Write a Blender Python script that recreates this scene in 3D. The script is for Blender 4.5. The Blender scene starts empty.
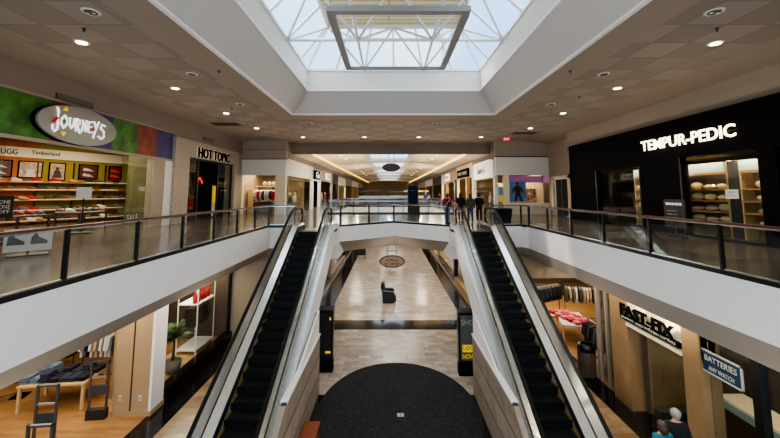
import bpy, bmesh, math, random
from mathutils import Vector, Matrix
random.seed(7)
PI = math.pi
scn = bpy.context.scene
COL = scn.collection
FL = -5.0            # lower floor level; the upper floor is z = 0

# ------------------------------------------------------------------ materials
def hexc(h):
    h = h.lstrip('#')
    r = [int(h[i:i+2], 16)/255 for i in (0, 2, 4)]
    return tuple(((c+0.055)/1.055)**2.4 if c > 0.04045 else c/12.92 for c in r) + (1,)
MATS = {}
def mat(key, col, rough=0.6, metal=0.0, emit=0.0, var=0.0, scale=4.0, bump=0.0, ecol=None, stretch=None, spec=0.5):
    if key in MATS: return MATS[key]
    m = bpy.data.materials.new(key); m.use_nodes = True
    nt = m.node_tree; b = nt.nodes['Principled BSDF']
    c = hexc(col) if isinstance(col, str) else col
    b.inputs['Base Color'].default_value = c
    b.inputs['Roughness'].default_value = rough
    b.inputs['Metallic'].default_value = metal
    b.inputs['Specular IOR Level'].default_value = spec
    if emit:
        b.inputs['Emission Color'].default_value = hexc(ecol) if ecol else c
        b.inputs['Emission Strength'].default_value = emit
    if var or bump:
        tc = nt.nodes.new('ShaderNodeNewGeometry'); mp = nt.nodes.new('ShaderNodeMapping')
        mp.inputs['Scale'].default_value = stretch or (1, 1, 1)
        n = nt.nodes.new('ShaderNodeTexNoise'); n.inputs['Scale'].default_value = scale; n.inputs['Detail'].default_value = 5
        nt.links.new(tc.outputs['Position'], mp.inputs[0]); nt.links.new(mp.outputs[0], n.inputs['Vector'])
        if var:
            mx = nt.nodes.new('ShaderNodeMix'); mx.data_type = 'RGBA'
            mx.inputs[6].default_value = tuple(max(0, v*(1-var)) for v in c[:3])+(1,)
            mx.inputs[7].default_value = tuple(min(1, v*(1+var)) for v in c[:3])+(1,)
            cr = nt.nodes.new('ShaderNodeMapRange'); cr.inputs[1].default_value = .3; cr.inputs[2].default_value = .7
            nt.links.new(n.outputs['Fac'], cr.inputs[0]); nt.links.new(cr.outputs[0], mx.inputs[0])
            nt.links.new(mx.outputs[2], b.inputs['Base Color'])
        if bump:
            bp = nt.nodes.new('ShaderNodeBump'); bp.inputs['Strength'].default_value = bump; bp.inputs['Distance'].default_value = .02
            nt.links.new(n.outputs['Fac'], bp.inputs['Height']); nt.links.new(bp.outputs[0], b.inputs['Normal'])
    MATS[key] = m
    return m
def brick(key, c1, c2, cm, w, h, rough=0.4, mortar=0.01, rot=0, offset=0.5, noise=0.15, bias=0.0, axis='xy', spec=0.5, nscale=3.0):
    m = bpy.data.materials.new(key); m.use_nodes = True
    nt = m.node_tree; b = nt.nodes['Principled BSDF']; b.inputs['Roughness'].default_value = rough
    b.inputs['Specular IOR Level'].default_value = spec
    g = nt.nodes.new('ShaderNodeNewGeometry'); vec = g.outputs['Position']
    if axis != 'xy':
        s = nt.nodes.new('ShaderNodeSeparateXYZ'); cb = nt.nodes.new('ShaderNodeCombineXYZ')
        nt.links.new(vec, s.inputs[0])
        nt.links.new(s.outputs[axis[0].upper()], cb.inputs[0]); nt.links.new(s.outputs[axis[1].upper()], cb.inputs[1])
        vec = cb.outputs[0]
    mp = nt.nodes.new('ShaderNodeMapping'); mp.inputs['Rotation'].default_value = (0, 0, rot)
    nt.links.new(vec, mp.inputs[0])
    br = nt.nodes.new('ShaderNodeTexBrick'); br.offset = offset
    br.inputs['Color1'].default_value = hexc(c1); br.inputs['Color2'].default_value = hexc(c2); br.inputs['Mortar'].default_value = hexc(cm)
    br.inputs['Scale'].default_value = 1; br.inputs['Brick Width'].default_value = w; br.inputs['Row Height'].default_value = h
    br.inputs['Mortar Size'].default_value = mortar; br.inputs['Bias'].default_value = bias
    nt.links.new(mp.outputs[0], br.inputs['Vector'])
    n = nt.nodes.new('ShaderNodeTexNoise'); n.inputs['Scale'].default_value = nscale; n.inputs['Detail'].default_value = 6
    nt.links.new(g.outputs['Position'], n.inputs['Vector'])
    mr = nt.nodes.new('ShaderNodeMapRange'); mr.inputs[1].default_value = .3; mr.inputs[2].default_value = .7
    mr.inputs[3].default_value = 1-noise; mr.inputs[4].default_value = 1+noise
    nt.links.new(n.outputs['Fac'], mr.inputs[0])
    vm = nt.nodes.new('ShaderNodeVectorMath'); vm.operation = 'SCALE'
    nt.links.new(br.outputs['Color'], vm.inputs[0]); nt.links.new(mr.outputs[0], vm.inputs['Scale'])
    nt.links.new(vm.outputs[0], b.inputs['Base Color'])
    MATS[key] = m
    return m
def glassm(key, tint=(0.93, 0.96, 0.95), refl=1.0, rough=0.02):
    m = bpy.data.materials.new(key); m.use_nodes = True
    nt = m.node_tree; nt.nodes.clear()
    o = nt.nodes.new('ShaderNodeOutputMaterial'); t = nt.nodes.new('ShaderNodeBsdfTransparent'); g = nt.nodes.new('ShaderNodeBsdfGlossy')
    t.inputs[0].default_value = tint+(1,); g.inputs['Roughness'].default_value = rough
    lw = nt.nodes.new('ShaderNodeLayerWeight'); f = nt.nodes.new('ShaderNodeMath'); f.operation = 'POWER'; f.inputs[1].default_value = 5
    nt.links.new(lw.outputs['Facing'], f.inputs[0])
    mm = nt.nodes.new('ShaderNodeMath'); mm.operation = 'MULTIPLY_ADD'; mm.inputs[1].default_value = .42*refl; mm.inputs[2].default_value = .025*refl; mm.use_clamp = True
    mx = nt.nodes.new('ShaderNodeMixShader')
    nt.links.new(f.outputs[0], mm.inputs[0]); nt.links.new(mm.outputs[0], mx.inputs[0])
    nt.links.new(t.outputs[0], mx.inputs[1]); nt.links.new(g.outputs[0], mx.inputs[2]); nt.links.new(mx.outputs[0], o.inputs[0])
    MATS[key] = m
    return m

M = MATS
mat('white_paint', '#e9e1da', .55)
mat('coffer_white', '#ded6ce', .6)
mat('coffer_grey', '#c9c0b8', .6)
mat('taupe', '#918272', .75, var=.03, scale=1.5)
mat('taupe_dark', '#7a6c60', .8, var=.04, scale=1.5)
mat('soffit_taupe', '#8d8071', .75)
mat('black_metal', '#0d0d0e', .35, .3)
mat('black_matte', '#060505', .8, spec=.08)
mat('charcoal', '#1b1a1a', .6)
mat('steel', '#dcdad6', .24, .95, var=.06, scale=3)
mat('steel_dark', '#6d6c6b', .35, .9)
mat('chrome', '#d8d8d8', .15, 1)
mat('rubber', '#0b0a0a', .5, spec=.2)
mat('handrail_wood', '#5a2f22', .3, var=.15, scale=6)
mat('yellow', '#7d640c', .5)
mat('pipe_white', '#efedea', .5)
mat('shop_olive', '#4d4a28', .7, var=.3, scale=1.5)
mat('frame_grey', '#8a8683', .5)
mat('light_lens', '#fff3dd', .5, emit=9.0, ecol='#ffeccb')
mat('light_off', '#3a352e', .4, .5)
mat('cove_led', '#ffd070', .5, emit=2.0, ecol='#ffd55c')
mat('cream', '#cfc0a4', .6)
mat('offwhite', '#c6c2bb', .6)
mat('tan_wall', '#a58964', .6, var=.05, scale=2)
mat('beige_wall', '#8d7d6d', .7, var=.03, scale=1)
mat('travertine', '#826848', .45, var=.12, scale=2.2)
mat('stone', '#9c8f80', .8, var=.25, scale=9, bump=.6, stretch=(.6, .6, 2))
mat('granite_red', '#1c0f0d', .15, var=.3, scale=20)
mat('granite_black', '#0f0e0e', .12, var=.3, scale=14)
mat('wood_light', '#c2a273', .45, var=.12, scale=5, stretch=(1, 1, 6))
mat('wood_warm', '#9a6a38', .5, var=.12, scale=4)
mat('wood_dark', '#3a2118', .4)
mat('bench_wood', '#8a4426', .4, var=.12, scale=6, stretch=(1, 6, 1))
mat('denim', '#22283a', .9, var=.3, scale=12)
mat('denim_light', '#5d6a7c', .9, var=.2, scale=12)
mat('black_cloth', '#0e0e11', .95)
mat('grey_cloth', '#3a3b3c', .95)
mat('white_cloth', '#b9b4ab', .9)
mat('red_cloth', '#9c1618', .85)
mat('pink_cloth', '#c25a6c', .9)
mat('tan_cloth', '#a58d6c', .9)
mat('green_cloth', '#39402c', .9)
mat('blue_cloth', '#2b3a5c', .9)
mat('teal_cloth', '#1c5a66', .85)
mat('jeans', '#283a5e', .9, var=.15, scale=20)
mat('jeans_grey', '#66707c', .9)
mat('skin', '#b58468', .55)
mat('hair_black', '#0b0908', .5)
mat('hair_brown', '#3a2214', .55)
mat('hair_grey', '#8a857d', .6)
mat('shoe_white', '#c9c6c0', .5)
mat('shoe_black', '#121213', .5)
mat('shoe_brown', '#5f3a20', .6)
mat('shoe_grey', '#55544f', .6)
mat('leather_black', '#060607', .5)
mat('leaf', '#2e4a1c', .5, var=.3, scale=10)
mat('trunk', '#4b3a26', .8)
mat('pot', '#7b766d', .6)
mat('sky_deck', '#a8906a', .6)
mat('screen', '#07080f', .6, spec=.1, emit=.05, ecol='#2b2f70')
mat('paper', '#c9c6bd', .6)
mat('exit_red', '#a01810', .4, emit=.6, ecol='#c01810')
mat('vent_dark', '#3a322c', .6)
mat('sign_glow', '#fff4d8', .5, emit=3.2, ecol='#fff0cc')
mat('sign_white', '#e8e6e2', .5, emit=.55, ecol='#ffffff')
mat('box_white', '#eeebe6', .5, emit=.3, ecol='#f4efe8')  # emission added to lift the white box sign
mat('letter_black', '#030303', .9, spec=.05)
mat('letter_grey', '#3a3836', .5)
mat('letter_cream', '#d5c9ae', .5)
mat('oval_grey', '#8f8b84', .45, .2)
mat('sign_green', '#2f5a14', .6, var=.7, scale=2.2, emit=.06)
mat('sign_red', '#6e2a14', .6, var=.5, scale=2.5, emit=.05)
mat('sign_purple', '#2a1f5a', .6, var=.4, scale=2.5, emit=.06)
mat('accent_yellow', '#d8b41c', .5, emit=.4)
mat('accent_red', '#b3201a', .5, emit=.3)
mat('accent_green', '#12603a', .5, emit=.2)
mat('shop_yellow', '#80701c', .7, var=.15, scale=2)
mat('shop_orange', '#a0521c', .7, var=.15, scale=2)
mat('shop_dark', '#15110f', .8)
mat('shop_wall', '#4b3d30', .8, var=.2, scale=2)
mat('shop_tan', '#8d7455', .8, var=.15, scale=2)
mat('pink_glow', '#8c5a7c', .7, emit=.25, ecol='#9c5a8c')  # pink-purple glow put in as emission
mat('lit_tan', '#b99a6c', .6, var=.25, scale=1.5, emit=.2, ecol='#d9a95a')  # warm lamplight on shop walls put in as emission
mat('pillow', '#cdbb96', .85)
mat('shelf_wood', '#a8763f', .5, var=.1, scale=6)
mat('poster_tan', '#a08a72', .5, var=.5, scale=5)
mat('poster_blue', '#4a6c94', .5, var=.25, scale=4, emit=.15)
mat('poster_red', '#4a1c14', .5, var=.6, scale=6)
mat('sign_blue', '#122c48', .4)
mat('sign_pale', '#a3a49c', .5)
mat('poster_yellow', '#c4a016', .5, emit=.4)
mat('carpet', '#302f2e', .98, var=.55, scale=22, spec=.1)
mat('red_glow', '#c01c14', .5, emit=2.0)
mat('lit_amber', '#b98a4c', .6, var=.3, scale=1.2, emit=.12)  # shop's warm interior light put into the back wall as emission
mat('case_glass', '#9fb0ac', .08)
mat('sign_tan', '#a5896c', .5, var=.1, scale=6)
mat('bag_pink', '#c98a94', .6)
glassm('glass')
glassm('rail_glass', (.93, .95, .945), .85)
glassm('sky_glass', (.88, .94, .98), .6)
glassm('shop_glass', (.90, .93, .91), 1.2)
brick('upper_tile', '#5e564d', '#6d645a', '#3c3631', .9, .9, .17, .008, offset=0, noise=.12, spec=.45)
brick('lower_tile', '#b9aa9b', '#998a7d', '#85786c', .5, .25, .22, .006, noise=.14, spec=.5)
brick('lower_tile_warm', '#8f7658', '#6f5940', '#54432f', .6, .3, .25, .006, noise=.14)
brick('dark_tile', '#161413', '#1d1a18', '#060606', .45, .45, .15, .012, offset=0, noise=.15)
brick('parquet', '#a37b4e', '#8a643e', '#6a4b2e', 1.0, .14, .35, .003, noise=.12)
brick('clad_wood', '#9c8a78', '#8d7b69', '#2c221b', 60, .62, .6, .022, axis='yz', noise=.2, offset=.37)
brick('deck_metal', '#fbe6bb', '#f4deb2', '#b09a70', 30, .32, .5, .03, axis='xy', noise=.03)

def ceil_tile():
    m = bpy.data.materials.new('ceiling_tile'); m.use_nodes = True
    nt = m.node_tree; b = nt.nodes['Principled BSDF']; b.inputs['Roughness'].default_value = .85
    g = nt.nodes.new('ShaderNodeNewGeometry')
    ck = nt.nodes.new('ShaderNodeTexChecker'); ck.inputs['Scale'].default_value = 1/1.1
    ck.inputs['Color1'].default_value = hexc('#94867a'); ck.inputs['Color2'].default_value = hexc('#8a7c6e')
    mp = nt.nodes.new('ShaderNodeMapping'); mp.inputs['Location'].default_value = (.13, .21, .3)
    nt.links.new(g.outputs['Position'], mp.inputs[0]); nt.links.new(mp.outputs[0], ck.inputs['Vector'])
    br = nt.nodes.new('ShaderNodeTexBrick'); br.offset = 0
    br.inputs['Color1'].default_value = (1, 1, 1, 1); br.inputs['Color2'].default_value = (.9, .9, .9, 1); br.inputs['Mortar'].default_value = (.55, .55, .55, 1)
    br.inputs['Scale'].default_value = 1; br.inputs['Brick Width'].default_value = 1.1; br.inputs['Row Height'].default_value = 1.1; br.inputs['Mortar Size'].default_value = .012
    nt.links.new(mp.outputs[0], br.inputs['Vector'])
    mx = nt.nodes.new('ShaderNodeMix'); mx.data_type = 'RGBA'; mx.blend_type = 'MULTIPLY'; mx.inputs[0].default_value = 1
    nt.links.new(ck.outputs['Color'], mx.inputs[6]); nt.links.new(br.outputs['Color'], mx.inputs[7])
    nt.links.new(mx.outputs[2], b.inputs['Base Color']); MATS['ceiling_tile'] = m
ceil_tile()

# ------------------------------------------------------------------ builders
WL = {}      # world location of every built root / part
def wl(o): return WL.get(o.name, Vector((0, 0, 0))) if o else Vector((0, 0, 0))
class MB:
    def __init__(s): s.bm = bmesh.new()
    def poly(s, pts):
        vs = [s.bm.verts.new(p) for p in pts]
        s.bm.faces.new(vs); return s
    def box(s, x0, x1, y0, y1, z0, z1):
        return s.hexa([(x0, y0, z0), (x1, y0, z0), (x1, y1, z0), (x0, y1, z0), (x0, y0, z1), (x1, y0, z1), (x1, y1, z1), (x0, y1, z1)])
    def hexa(s, p):
        v = [s.bm.verts.new(q) for q in p]
        for f in ((0, 3, 2, 1), (4, 5, 6, 7), (0, 1, 5, 4), (1, 2, 6, 5), (2, 3, 7, 6), (3, 0, 4, 7)):
            s.bm.faces.new([v[i] for i in f])
        return s
    def obox(s, c, sz, rz=0, rx=0, ry=0):
        R = Matrix.Rotation(rz, 3, 'Z') @ Matrix.Rotation(ry, 3, 'Y') @ Matrix.Rotation(rx, 3, 'X')
        a, b, d = sz[0]/2, sz[1]/2, sz[2]/2
        p = [Vector(q) for q in ((-a, -b, -d), (a, -b, -d), (a, b, -d), (-a, b, -d), (-a, -b, d), (a, -b, d), (a, b, d), (-a, b, d))]
        return s.hexa([R @ q + Vector(c) for q in p])
    def prism(s, poly, axis, a, b):
        """extrude a 2-D polygon along an axis: 'x' takes (y,z), 'y' takes (x,z), 'z' takes (x,y)"""
        def P(u, v, w): return {'x': (w, u, v), 'y': (u, w, v), 'z': (u, v, w)}[axis]
        A = [s.bm.verts.new(P(u, v, a)) for u, v in poly]; B = [s.bm.verts.new(P(u, v, b)) for u, v in poly]
        n = len(poly); s.bm.faces.new(A[::-1]); s.bm.faces.new(B)
        for i in range(n): s.bm.faces.new([A[i], A[(i+1) % n], B[(i+1) % n], B[i]])
        return s
    def tube(s, pts, r, n=8, cap=True, rb=None):
        pts = [Vector(p) for p in pts]; rings = []
        rr = r if isinstance(r, (list, tuple)) else [r]*len(pts)
        up = Vector((0, 0, 1))
        for i, p in enumerate(pts):
            t = (pts[min(i+1, len(pts)-1)]-pts[max(i-1, 0)]).normalized()
            u = up.cross(t)
            if u.length < .05: u = Vector((1, 0, 0)) if abs(t.x) < .9 else Vector((0, 1, 0))
            u = (u - t*u.dot(t)).normalized(); v = t.cross(u)
            k = rb if rb else 1
            rings.append([s.bm.verts.new(p + u*math.cos(2*PI*j/n)*rr[i] + v*math.sin(2*PI*j/n)*rr[i]*k) for j in range(n)])
        for a, b in zip(rings, rings[1:]):
            for j in range(n): s.bm.faces.new([a[j], a[(j+1) % n], b[(j+1) % n], b[j]])
        if cap: s.bm.faces.new(rings[0][::-1]); s.bm.faces.new(rings[-1])
        return s
    def cyl(s, c, r, z0, z1, n=16, r2=None):
        return s.tube([(c[0], c[1], z0), (c[0], c[1], z1)], [r, r if r2 is None else r2], n)
    def lathe(s, c, prof, n=16):
        return s.tube([(c[0], c[1], c[2]+z) for r, z in prof], [max(r, .001) for r, z in prof], n)
    def ell(s, c, r, R=None, nu=10, nv=7):
        M4 = Matrix.Translation(Vector(c)) @ (R.to_4x4() if R else Matrix.Identity(4)) @ Matrix.Diagonal((r[0], r[1], r[2], 1))
        bmesh.ops.create_uvsphere(s.bm, u_segments=nu, v_segments=nv, radius=1, matrix=M4)
        return s
    def xf(s, Mx): bmesh.ops.transform(s.bm, matrix=Mx, verts=s.bm.verts); return s
    def build(s, name, material, parent=None, smooth=False, bevel=0):
        bmesh.ops.recalc_face_normals(s.bm, faces=s.bm.faces)
        me = bpy.data.meshes.new(name)
        off = wl(parent)
        bmesh.ops.translate(s.bm, verts=s.bm.verts, vec=-off)
        s.bm.to_mesh(me); s.bm.free()
        me.materials.append(MATS[material] if isinstance(material, str) else material)
        if smooth:
            for p in me.polygons: p.use_smooth = True
        o = bpy.data.objects.new(name, me); COL.objects.link(o)
        if parent: o.parent = parent
        WL[o.name] = off.copy()
        if bevel:
            md = o.modifiers.new('edge', 'BEVEL'); md.width = bevel; md.segments = 2; md.limit_method = 'ANGLE'
        return o
def B(*a): return MB().box(*a)
def tag(o, label, cat, group=None, kind=None):
    if label: o['label'] = label
    if cat: o['category'] = cat
    if group: o['group'] = group
    if kind: o['kind'] = kind
    return o
def thing(name, loc, label, cat, group=None):
    o = bpy.data.objects.new(name, None); COL.objects.link(o); o.location = loc; o.empty_display_size = .2
    WL[o.name] = Vector(loc); return tag(o, label, cat, group)
def struct(o, label=None): o['kind'] = 'structure'; return o
def S(name, mb, m): return struct(mb.build(name, m))
def dup(root, loc, rz=None, label=None, scale=None):
    r = root.copy(); COL.objects.link(r); r.location = loc
    if rz is not None: r.rotation_euler = (0, 0, rz)
    if scale: r.scale = scale
    if label: r['label'] = label
    for ch in list(root.children):
        c = ch.copy(); COL.objects.link(c); c.parent = r
        for g in list(ch.children):
            d = g.copy(); COL.objects.link(d); d.parent = c
    return r
def recolor(root, partname, material):
    for o in ([root] if root.type == 'MESH' else []) + list(root.children_recursive):
        if o.type == 'MESH' and o.name.split('.')[0] == partname:
            o.data = o.data.copy(); o.data.materials[0] = MATS[material]
FACE = {'+x': Matrix(((0, 0, 1), (1, 0, 0), (0, 1, 0))), '-x': Matrix(((0, 0, -1), (-1, 0, 0), (0, 1, 0))), '-y': Matrix(((1, 0, 0), (0, 0, -1), (0, 1, 0)))}
def lettering(text, face, c, w, h, material, parent, name='lettering', depth=.05, shear=0, bold=0.0, arc=None, R=None):
    cu = bpy.data.curves.new('txt', 'FONT'); cu.body = text; cu.size = 1; cu.extrude = 0.5; cu.offset = bold; cu.shear = shear
    cu.align_x = 'CENTER'; cu.resolution_u = 3
    ob = bpy.data.objects.new('txt', cu); COL.objects.link(ob)
    bpy.context.view_layer.update()
    dg = bpy.context.evaluated_depsgraph_get()
    me = bpy.data.meshes.new_from_object(ob.evaluated_get(dg))
    bpy.data.objects.remove(ob)
    xs = [v.co.x for v in me.vertices]; ys = [v.co.y for v in me.vertices]
    cx, cy = (min(xs)+max(xs))/2, (min(ys)+max(ys))/2
    sx = w/(max(xs)-min(xs)); sy = h/(max(ys)-min(ys))
    Rm = R or FACE[face]; off = Vector(c)-wl(parent)
    for v in me.vertices:
        p = Vector(((v.co.x-cx)*sx, (v.co.y-cy)*sy, v.co.z*depth))
        if arc: p.y += arc*(p.x/(w/2))**2
        v.co = Rm @ p + off
    me.name = name; me.materials.clear(); me.materials.append(MATS[material])
    o = bpy.data.objects.new(name, me); COL.objects.link(o); o.parent = parent; WL[o.name] = wl(parent)
    return o

# ------------------------------------------------------------------ camera, world, light
cam = bpy.data.cameras.new('camera'); co = bpy.data.objects.new('camera', cam); COL.objects.link(co)
cam.sensor_width = 36; cam.lens = 350/780*36; cam.shift_x = 1/780; cam.shift_y = -61/780; cam.clip_start = .05; cam.clip_end = 500
co.location = (0, 0, 1.7); co.rotation_euler = (PI/2 + math.atan(.1), 0, 0)
scn.camera = co
scn.view_settings.view_transform = 'AgX'
scn.view_settings.look = 'AgX - Medium High Contrast'
scn.view_settings.exposure = 0.55
w = bpy.data.worlds.new('sky'); scn.world = w; w.use_nodes = True
nt = w.node_tree; bg = nt.nodes['Background']
tc = nt.nodes.new('ShaderNodeTexCoord'); n = nt.nodes.new('ShaderNodeTexNoise'); n.inputs['Scale'].default_value = 3.2; n.inputs['Detail'].default_value = 6
rp = nt.nodes.new('ShaderNodeValToRGB'); rp.color_ramp.elements[0].position = .38; rp.color_ramp.elements[1].position = .62
rp.color_ramp.elements[0].color = (.34, .62, 1.0, 1); rp.color_ramp.elements[1].color = (.80, .93, 1.0, 1)
nt.links.new(tc.outputs['Generated'], n.inputs['Vector']); nt.links.new(n.outputs['Fac'], rp.inputs[0]); nt.links.new(rp.outputs[0], bg.inputs[0])
bg.inputs[1].default_value = 1.8
def sun(name, rot, e, ang, col=(1, 1, 1)):
    l = bpy.data.lights.new(name, 'SUN'); l.energy = e; l.angle = ang; l.color = col
    o = bpy.data.objects.new(name, l); COL.objects.link(o); o.rotation_euler = rot
sun('sky_dome_glow', (0, 0, 0), 4.2, math.radians(150), (1, .95, .9))
sun('sky_sun', (math.radians(-12), math.radians(-38), 0), 2.2, math.radians(3), (1, .96, .9))
def area(name, loc, sx, sy, e, col=(1, .86, .68), rot=(0, 0, 0), spread=PI):
    l = bpy.data.lights.new(name, 'AREA'); l.shape = 'RECTANGLE'; l.size = sx; l.size_y = sy; l.energy = e; l.color = col; l.spread = spread
    o = bpy.data.objects.new(name, l); COL.objects.link(o); o.location = loc; o.rotation_euler = rot
    return o
def spot(name, loc, e, col=(1, .85, .65), ang=130, blend=.8, rot=(0, 0, 0)):
    l = bpy.data.lights.new(name, 'SPOT'); l.energy = e; l.color = col; l.spot_size = math.radians(ang); l.spot_blend = blend; l.shadow_soft_size = .08
    o = bpy.data.objects.new(name, l); COL.objects.link(o); o.location = loc; o.rotation_euler = rot
    return o
def point(name, loc, e, col=(1, .85, .65), r=.06):
    l = bpy.data.lights.new(name, 'POINT'); l.energy = e; l.color = col; l.shadow_soft_size = r
    o = bpy.data.objects.new(name, l); COL.objects.link(o); o.location = loc
    return o

# ------------------------------------------------------------------ floors
YE = 120
lowf = MB().poly([(-20, -4, FL), (20, -4, FL), (20, YE, FL), (-20, YE, FL)])
S('floor', lowf, 'lower_tile')
def strip(x0, x1, y0, y1, m, z=FL, n='trim_1', t=.004): return S(n, B(x0, x1, y0, y1, z, z+t), m)
strip(-7.3, -6.5, 2, 17, 'granite_black'); strip(6.9, 7.6, 2, 17.6, 'granite_black', n='trim_2')
strip(-3.3, 3.9, 18.0, 19.3, 'granite_black', n='trim_3')
strip(-4.3, -3.3, 12.9, YE, 'granite_black', n='trim_4'); strip(3.9, 4.8, 12.9, YE, 'granite_black', n='trim_5')
S('floor_tile_dark', B(-2.35, 2.95, 4, 12.4, FL, FL+.004), 'dark_tile')
S('floor_aisle_left', B(-6.5, -4.5, 2, 17, FL, FL+.002), 'lower_tile_warm')
S('floor_aisle_right', B(4.9, 6.9, 2, 17.6, FL, FL+.002), 'lower_tile_warm')
S('floor_shop_left', B(-18, -7.3, 2, 16.9, FL, FL+.01), 'parquet')
S('floor_shop_right', B(7.6, 18, 12.6, 26, FL, FL+.01), 'parquet')
S('floor_shop_right_front', B(5.1, 7.6, 17.6, 26, FL, FL+.01), 'parquet')
S('floor_repair_shop', B(7.6, 14, 2, 12.6, FL, FL+.01), 'granite_black')
rug = MB(); ring = [(.28+2.52*math.cos(2*PI*i/72), 11.55+3.05*math.sin(2*PI*i/72)) for i in range(72)]
rug.prism(ring, 'z', FL+.004, FL+.02)
tag(rug.build('round_carpet', 'carpet'), 'large round charcoal carpet on the lower floor between the escalators', 'carpet')
fo = thing('floor_outlet', (.35, 11.3, FL+.02), 'small brass outlet plate in the round charcoal carpet', 'outlet')
B(.25, .45, 11.22, 11.38, FL+.02, FL+.032).build('plate', 'wood_light', fo); B(.34, .36, 11.24, 11.36, FL+.032, FL+.036).build('divider', 'wood_dark', fo)

# upper slab
XL, XR = -5.85, 6.85
north = [(-20, 17.5), (XL, 17.5), (-4.62, 17.7), (-4.62, 17.15), (-2.48, 17.15), (-2.48, 17.6), (.28, 19.95), (2.98, 17.6), (2.98, 17.15), (5.07, 17.15), (5.07, 17.8), (6.7, 17.9), (XR, 17.5), (20, 17.5), (20, 29), (-20, 29)]
V2 = (-4.9, 5.2, 29, 43)
fl = MB()
fl.poly([(x, y, 0) for x, y in north])
for x0, x1, y0, y1 in ((-20, XL, -4, 17.5), (XR, 20, -4, 17.5), (-14, V2[0], 29, V2[3]), (V2[1], 14, 29, V2[3]), (-14, 14, V2[3], YE)):
    fl.poly([(x0, y0, 0), (x1, y0, 0), (x1, y1, 0), (x0, y1, 0)])
S('floor_upper', fl, 'upper_tile')
XY = [(XL, -3), (XL, 17.5), (-4.62, 17.7)]
def fascia(name, pts, zb, m='white_paint'):
    b = MB()
    for (xa, ya), (xb, yb) in zip(pts, pts[1:]): b.poly([(xa, ya, .03), (xb, yb, .03), (xb, yb, zb), (xa, ya, zb)])
    return S(name, b, m)
def soffit(name, pa, pb, za, zb):
    b = MB()
    for i in range(len(pa)-1):
        b.poly([(*pa[i], za), (*pa[i+1], za), (*pb[i+1], zb), (*pb[i], zb)])
    return S(name, b, 'soffit_taupe')
fascia('trim_6', XY, -1.0)
soffit('trim_7', XY, [(XL-.4, -3), (XL-.4, 17.6), (-4.62, 17.95)], -1.0, -1.45)
XYR = [(XR, -3), (XR, 17.5), (6.7, 17.9), (5.07, 17.8)]
fascia('trim_8', XYR, -1.0)
soffit('trim_9', XYR, [(XR+.06, -3), (XR+.06, 17.6), (6.8, 18.05), (5.07, 18.0)], -1.0, -1.45)
BR = [(-2.48, 17.6), (.28, 19.95), (2.98, 17.6)]
fascia('trim_10', BR, -.7)
soffit('trim_11', BR, [(-2.48, 19.4), (.28, 21.75), (2.98, 19.4)], -.7, -1.45)
S('trim_12', B(-4.62, -2.46, 17.16, 19.4, -1.45, -.02), 'white_paint')
S('trim_13', B(2.96, 5.07, 17.16, 19.4, -1.45, -.02), 'white_paint')
# slab underside / lower ceiling
lc = MB()
for x0, x1, y0, y1 in ((-20, XL-.4, -4, 18), (XR+.06, 20, -4, 18), (-20, -2.48, 18, 29), (2.98, 20, 18, 29), (-2.48, 2.98, 21.75, 29), (-14, V2[0], 29, 43), (V2[1], 14, 29, 43), (-14, 14, 43, YE)):
    lc.poly([(x0, y0, -1.45), (x1, y0, -1.45), (x1, y1, -1.45), (x0, y1, -1.45)])
lc.poly([(-2.48, 19.4, -1.45), (.28, 21.75, -1.45), (-2.48, 21.75, -1.45)]); lc.poly([(2.98, 19.4, -1.45), (2.98, 21.75, -1.45), (.28, 21.75, -1.45)])
S('ceiling_lower', lc, 'soffit_taupe')
v2 = MB()
a, b_, c_, d_ = V2
for p, q in (((a, c_), (b_, c_)), ((b_, c_), (b_, d_)), ((b_, d_), (a, d_)), ((a, d_), (a, c_))):
    v2.poly([(*p, .02), (*q, .02), (*q, -1.45), (*p, -1.45)])
S('trim_14', v2, 'white_paint')

# ------------------------------------------------------------------ main ceiling, coffer, skylight
OX0, OX1, OY0, OY1 = -5.25, 5.74, -5, 18.81
ct = MB(); pl = MB(); ZC = 6.0
def rect(b, x0, x1, y0, y1, z): b.poly([(x0, y0, z), (x1, y0, z), (x1, y1, z), (x0, y1, z)])
TX0, TX1, IX0, IX1, IY = -10.4, 10.83, -6.5, 7.0, 20.2
rect(ct, TX0, IX0, -6, 30.6, ZC); rect(ct, IX1, TX1, -6, 30.6, ZC); rect(ct, IX0, IX1, IY, 30.6, ZC)
rect(pl, IX0, OX0, -6, OY1, ZC); rect(pl, OX1, IX1, -6, OY1, ZC); rect(pl, IX0, IX1, OY1, IY, ZC)
pl.poly([(TX0, -6, ZC), (TX0, 30.6, ZC), (-12.4, 30.6, 5.95), (-12.4, -6, 5.95)])
pl.poly([(TX1, -6, ZC), (TX1, 30.6, ZC), (13.6, 30.6, 5.62), (13.6, -6, 5.62)])
S('ceiling', ct, 'ceiling_tile'); S('ceiling_border', pl, 'taupe')
IXa, IXb, IYa = -4.28, 4.78, 17.81
cf = MB()
def ringq(b, A, z0, Bq, z1):
    n = len(A)
    for i in range(n): b.poly([(*A[i], z0), (*A[(i+1) % n], z0), (*Bq[(i+1) % n], z1), (*Bq[i], z1)])
R0 = [(OX0, OY0), (OX1, OY0), (OX1, OY1), (OX0, OY1)]; R1 = [(IXa, OY0+1), (IXb, OY0+1), (IXb, IYa), (IXa, IYa)]
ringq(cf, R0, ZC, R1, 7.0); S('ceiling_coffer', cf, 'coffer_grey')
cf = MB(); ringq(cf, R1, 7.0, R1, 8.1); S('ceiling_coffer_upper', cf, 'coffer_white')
tr = MB()
for (x0, x1, y0, y1) in ((OX0-.1, OX0+.02, OY0, OY1+.1), (OX1-.02, OX1+.1, OY0, OY1+.1), (OX0-.1, OX1+.1, OY1-.02, OY1+.1)): tr.box(x0, x1, y0, y1, ZC-.05, ZC+.03)
S('trim_15', tr, 'white_paint')
tr = MB()
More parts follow.
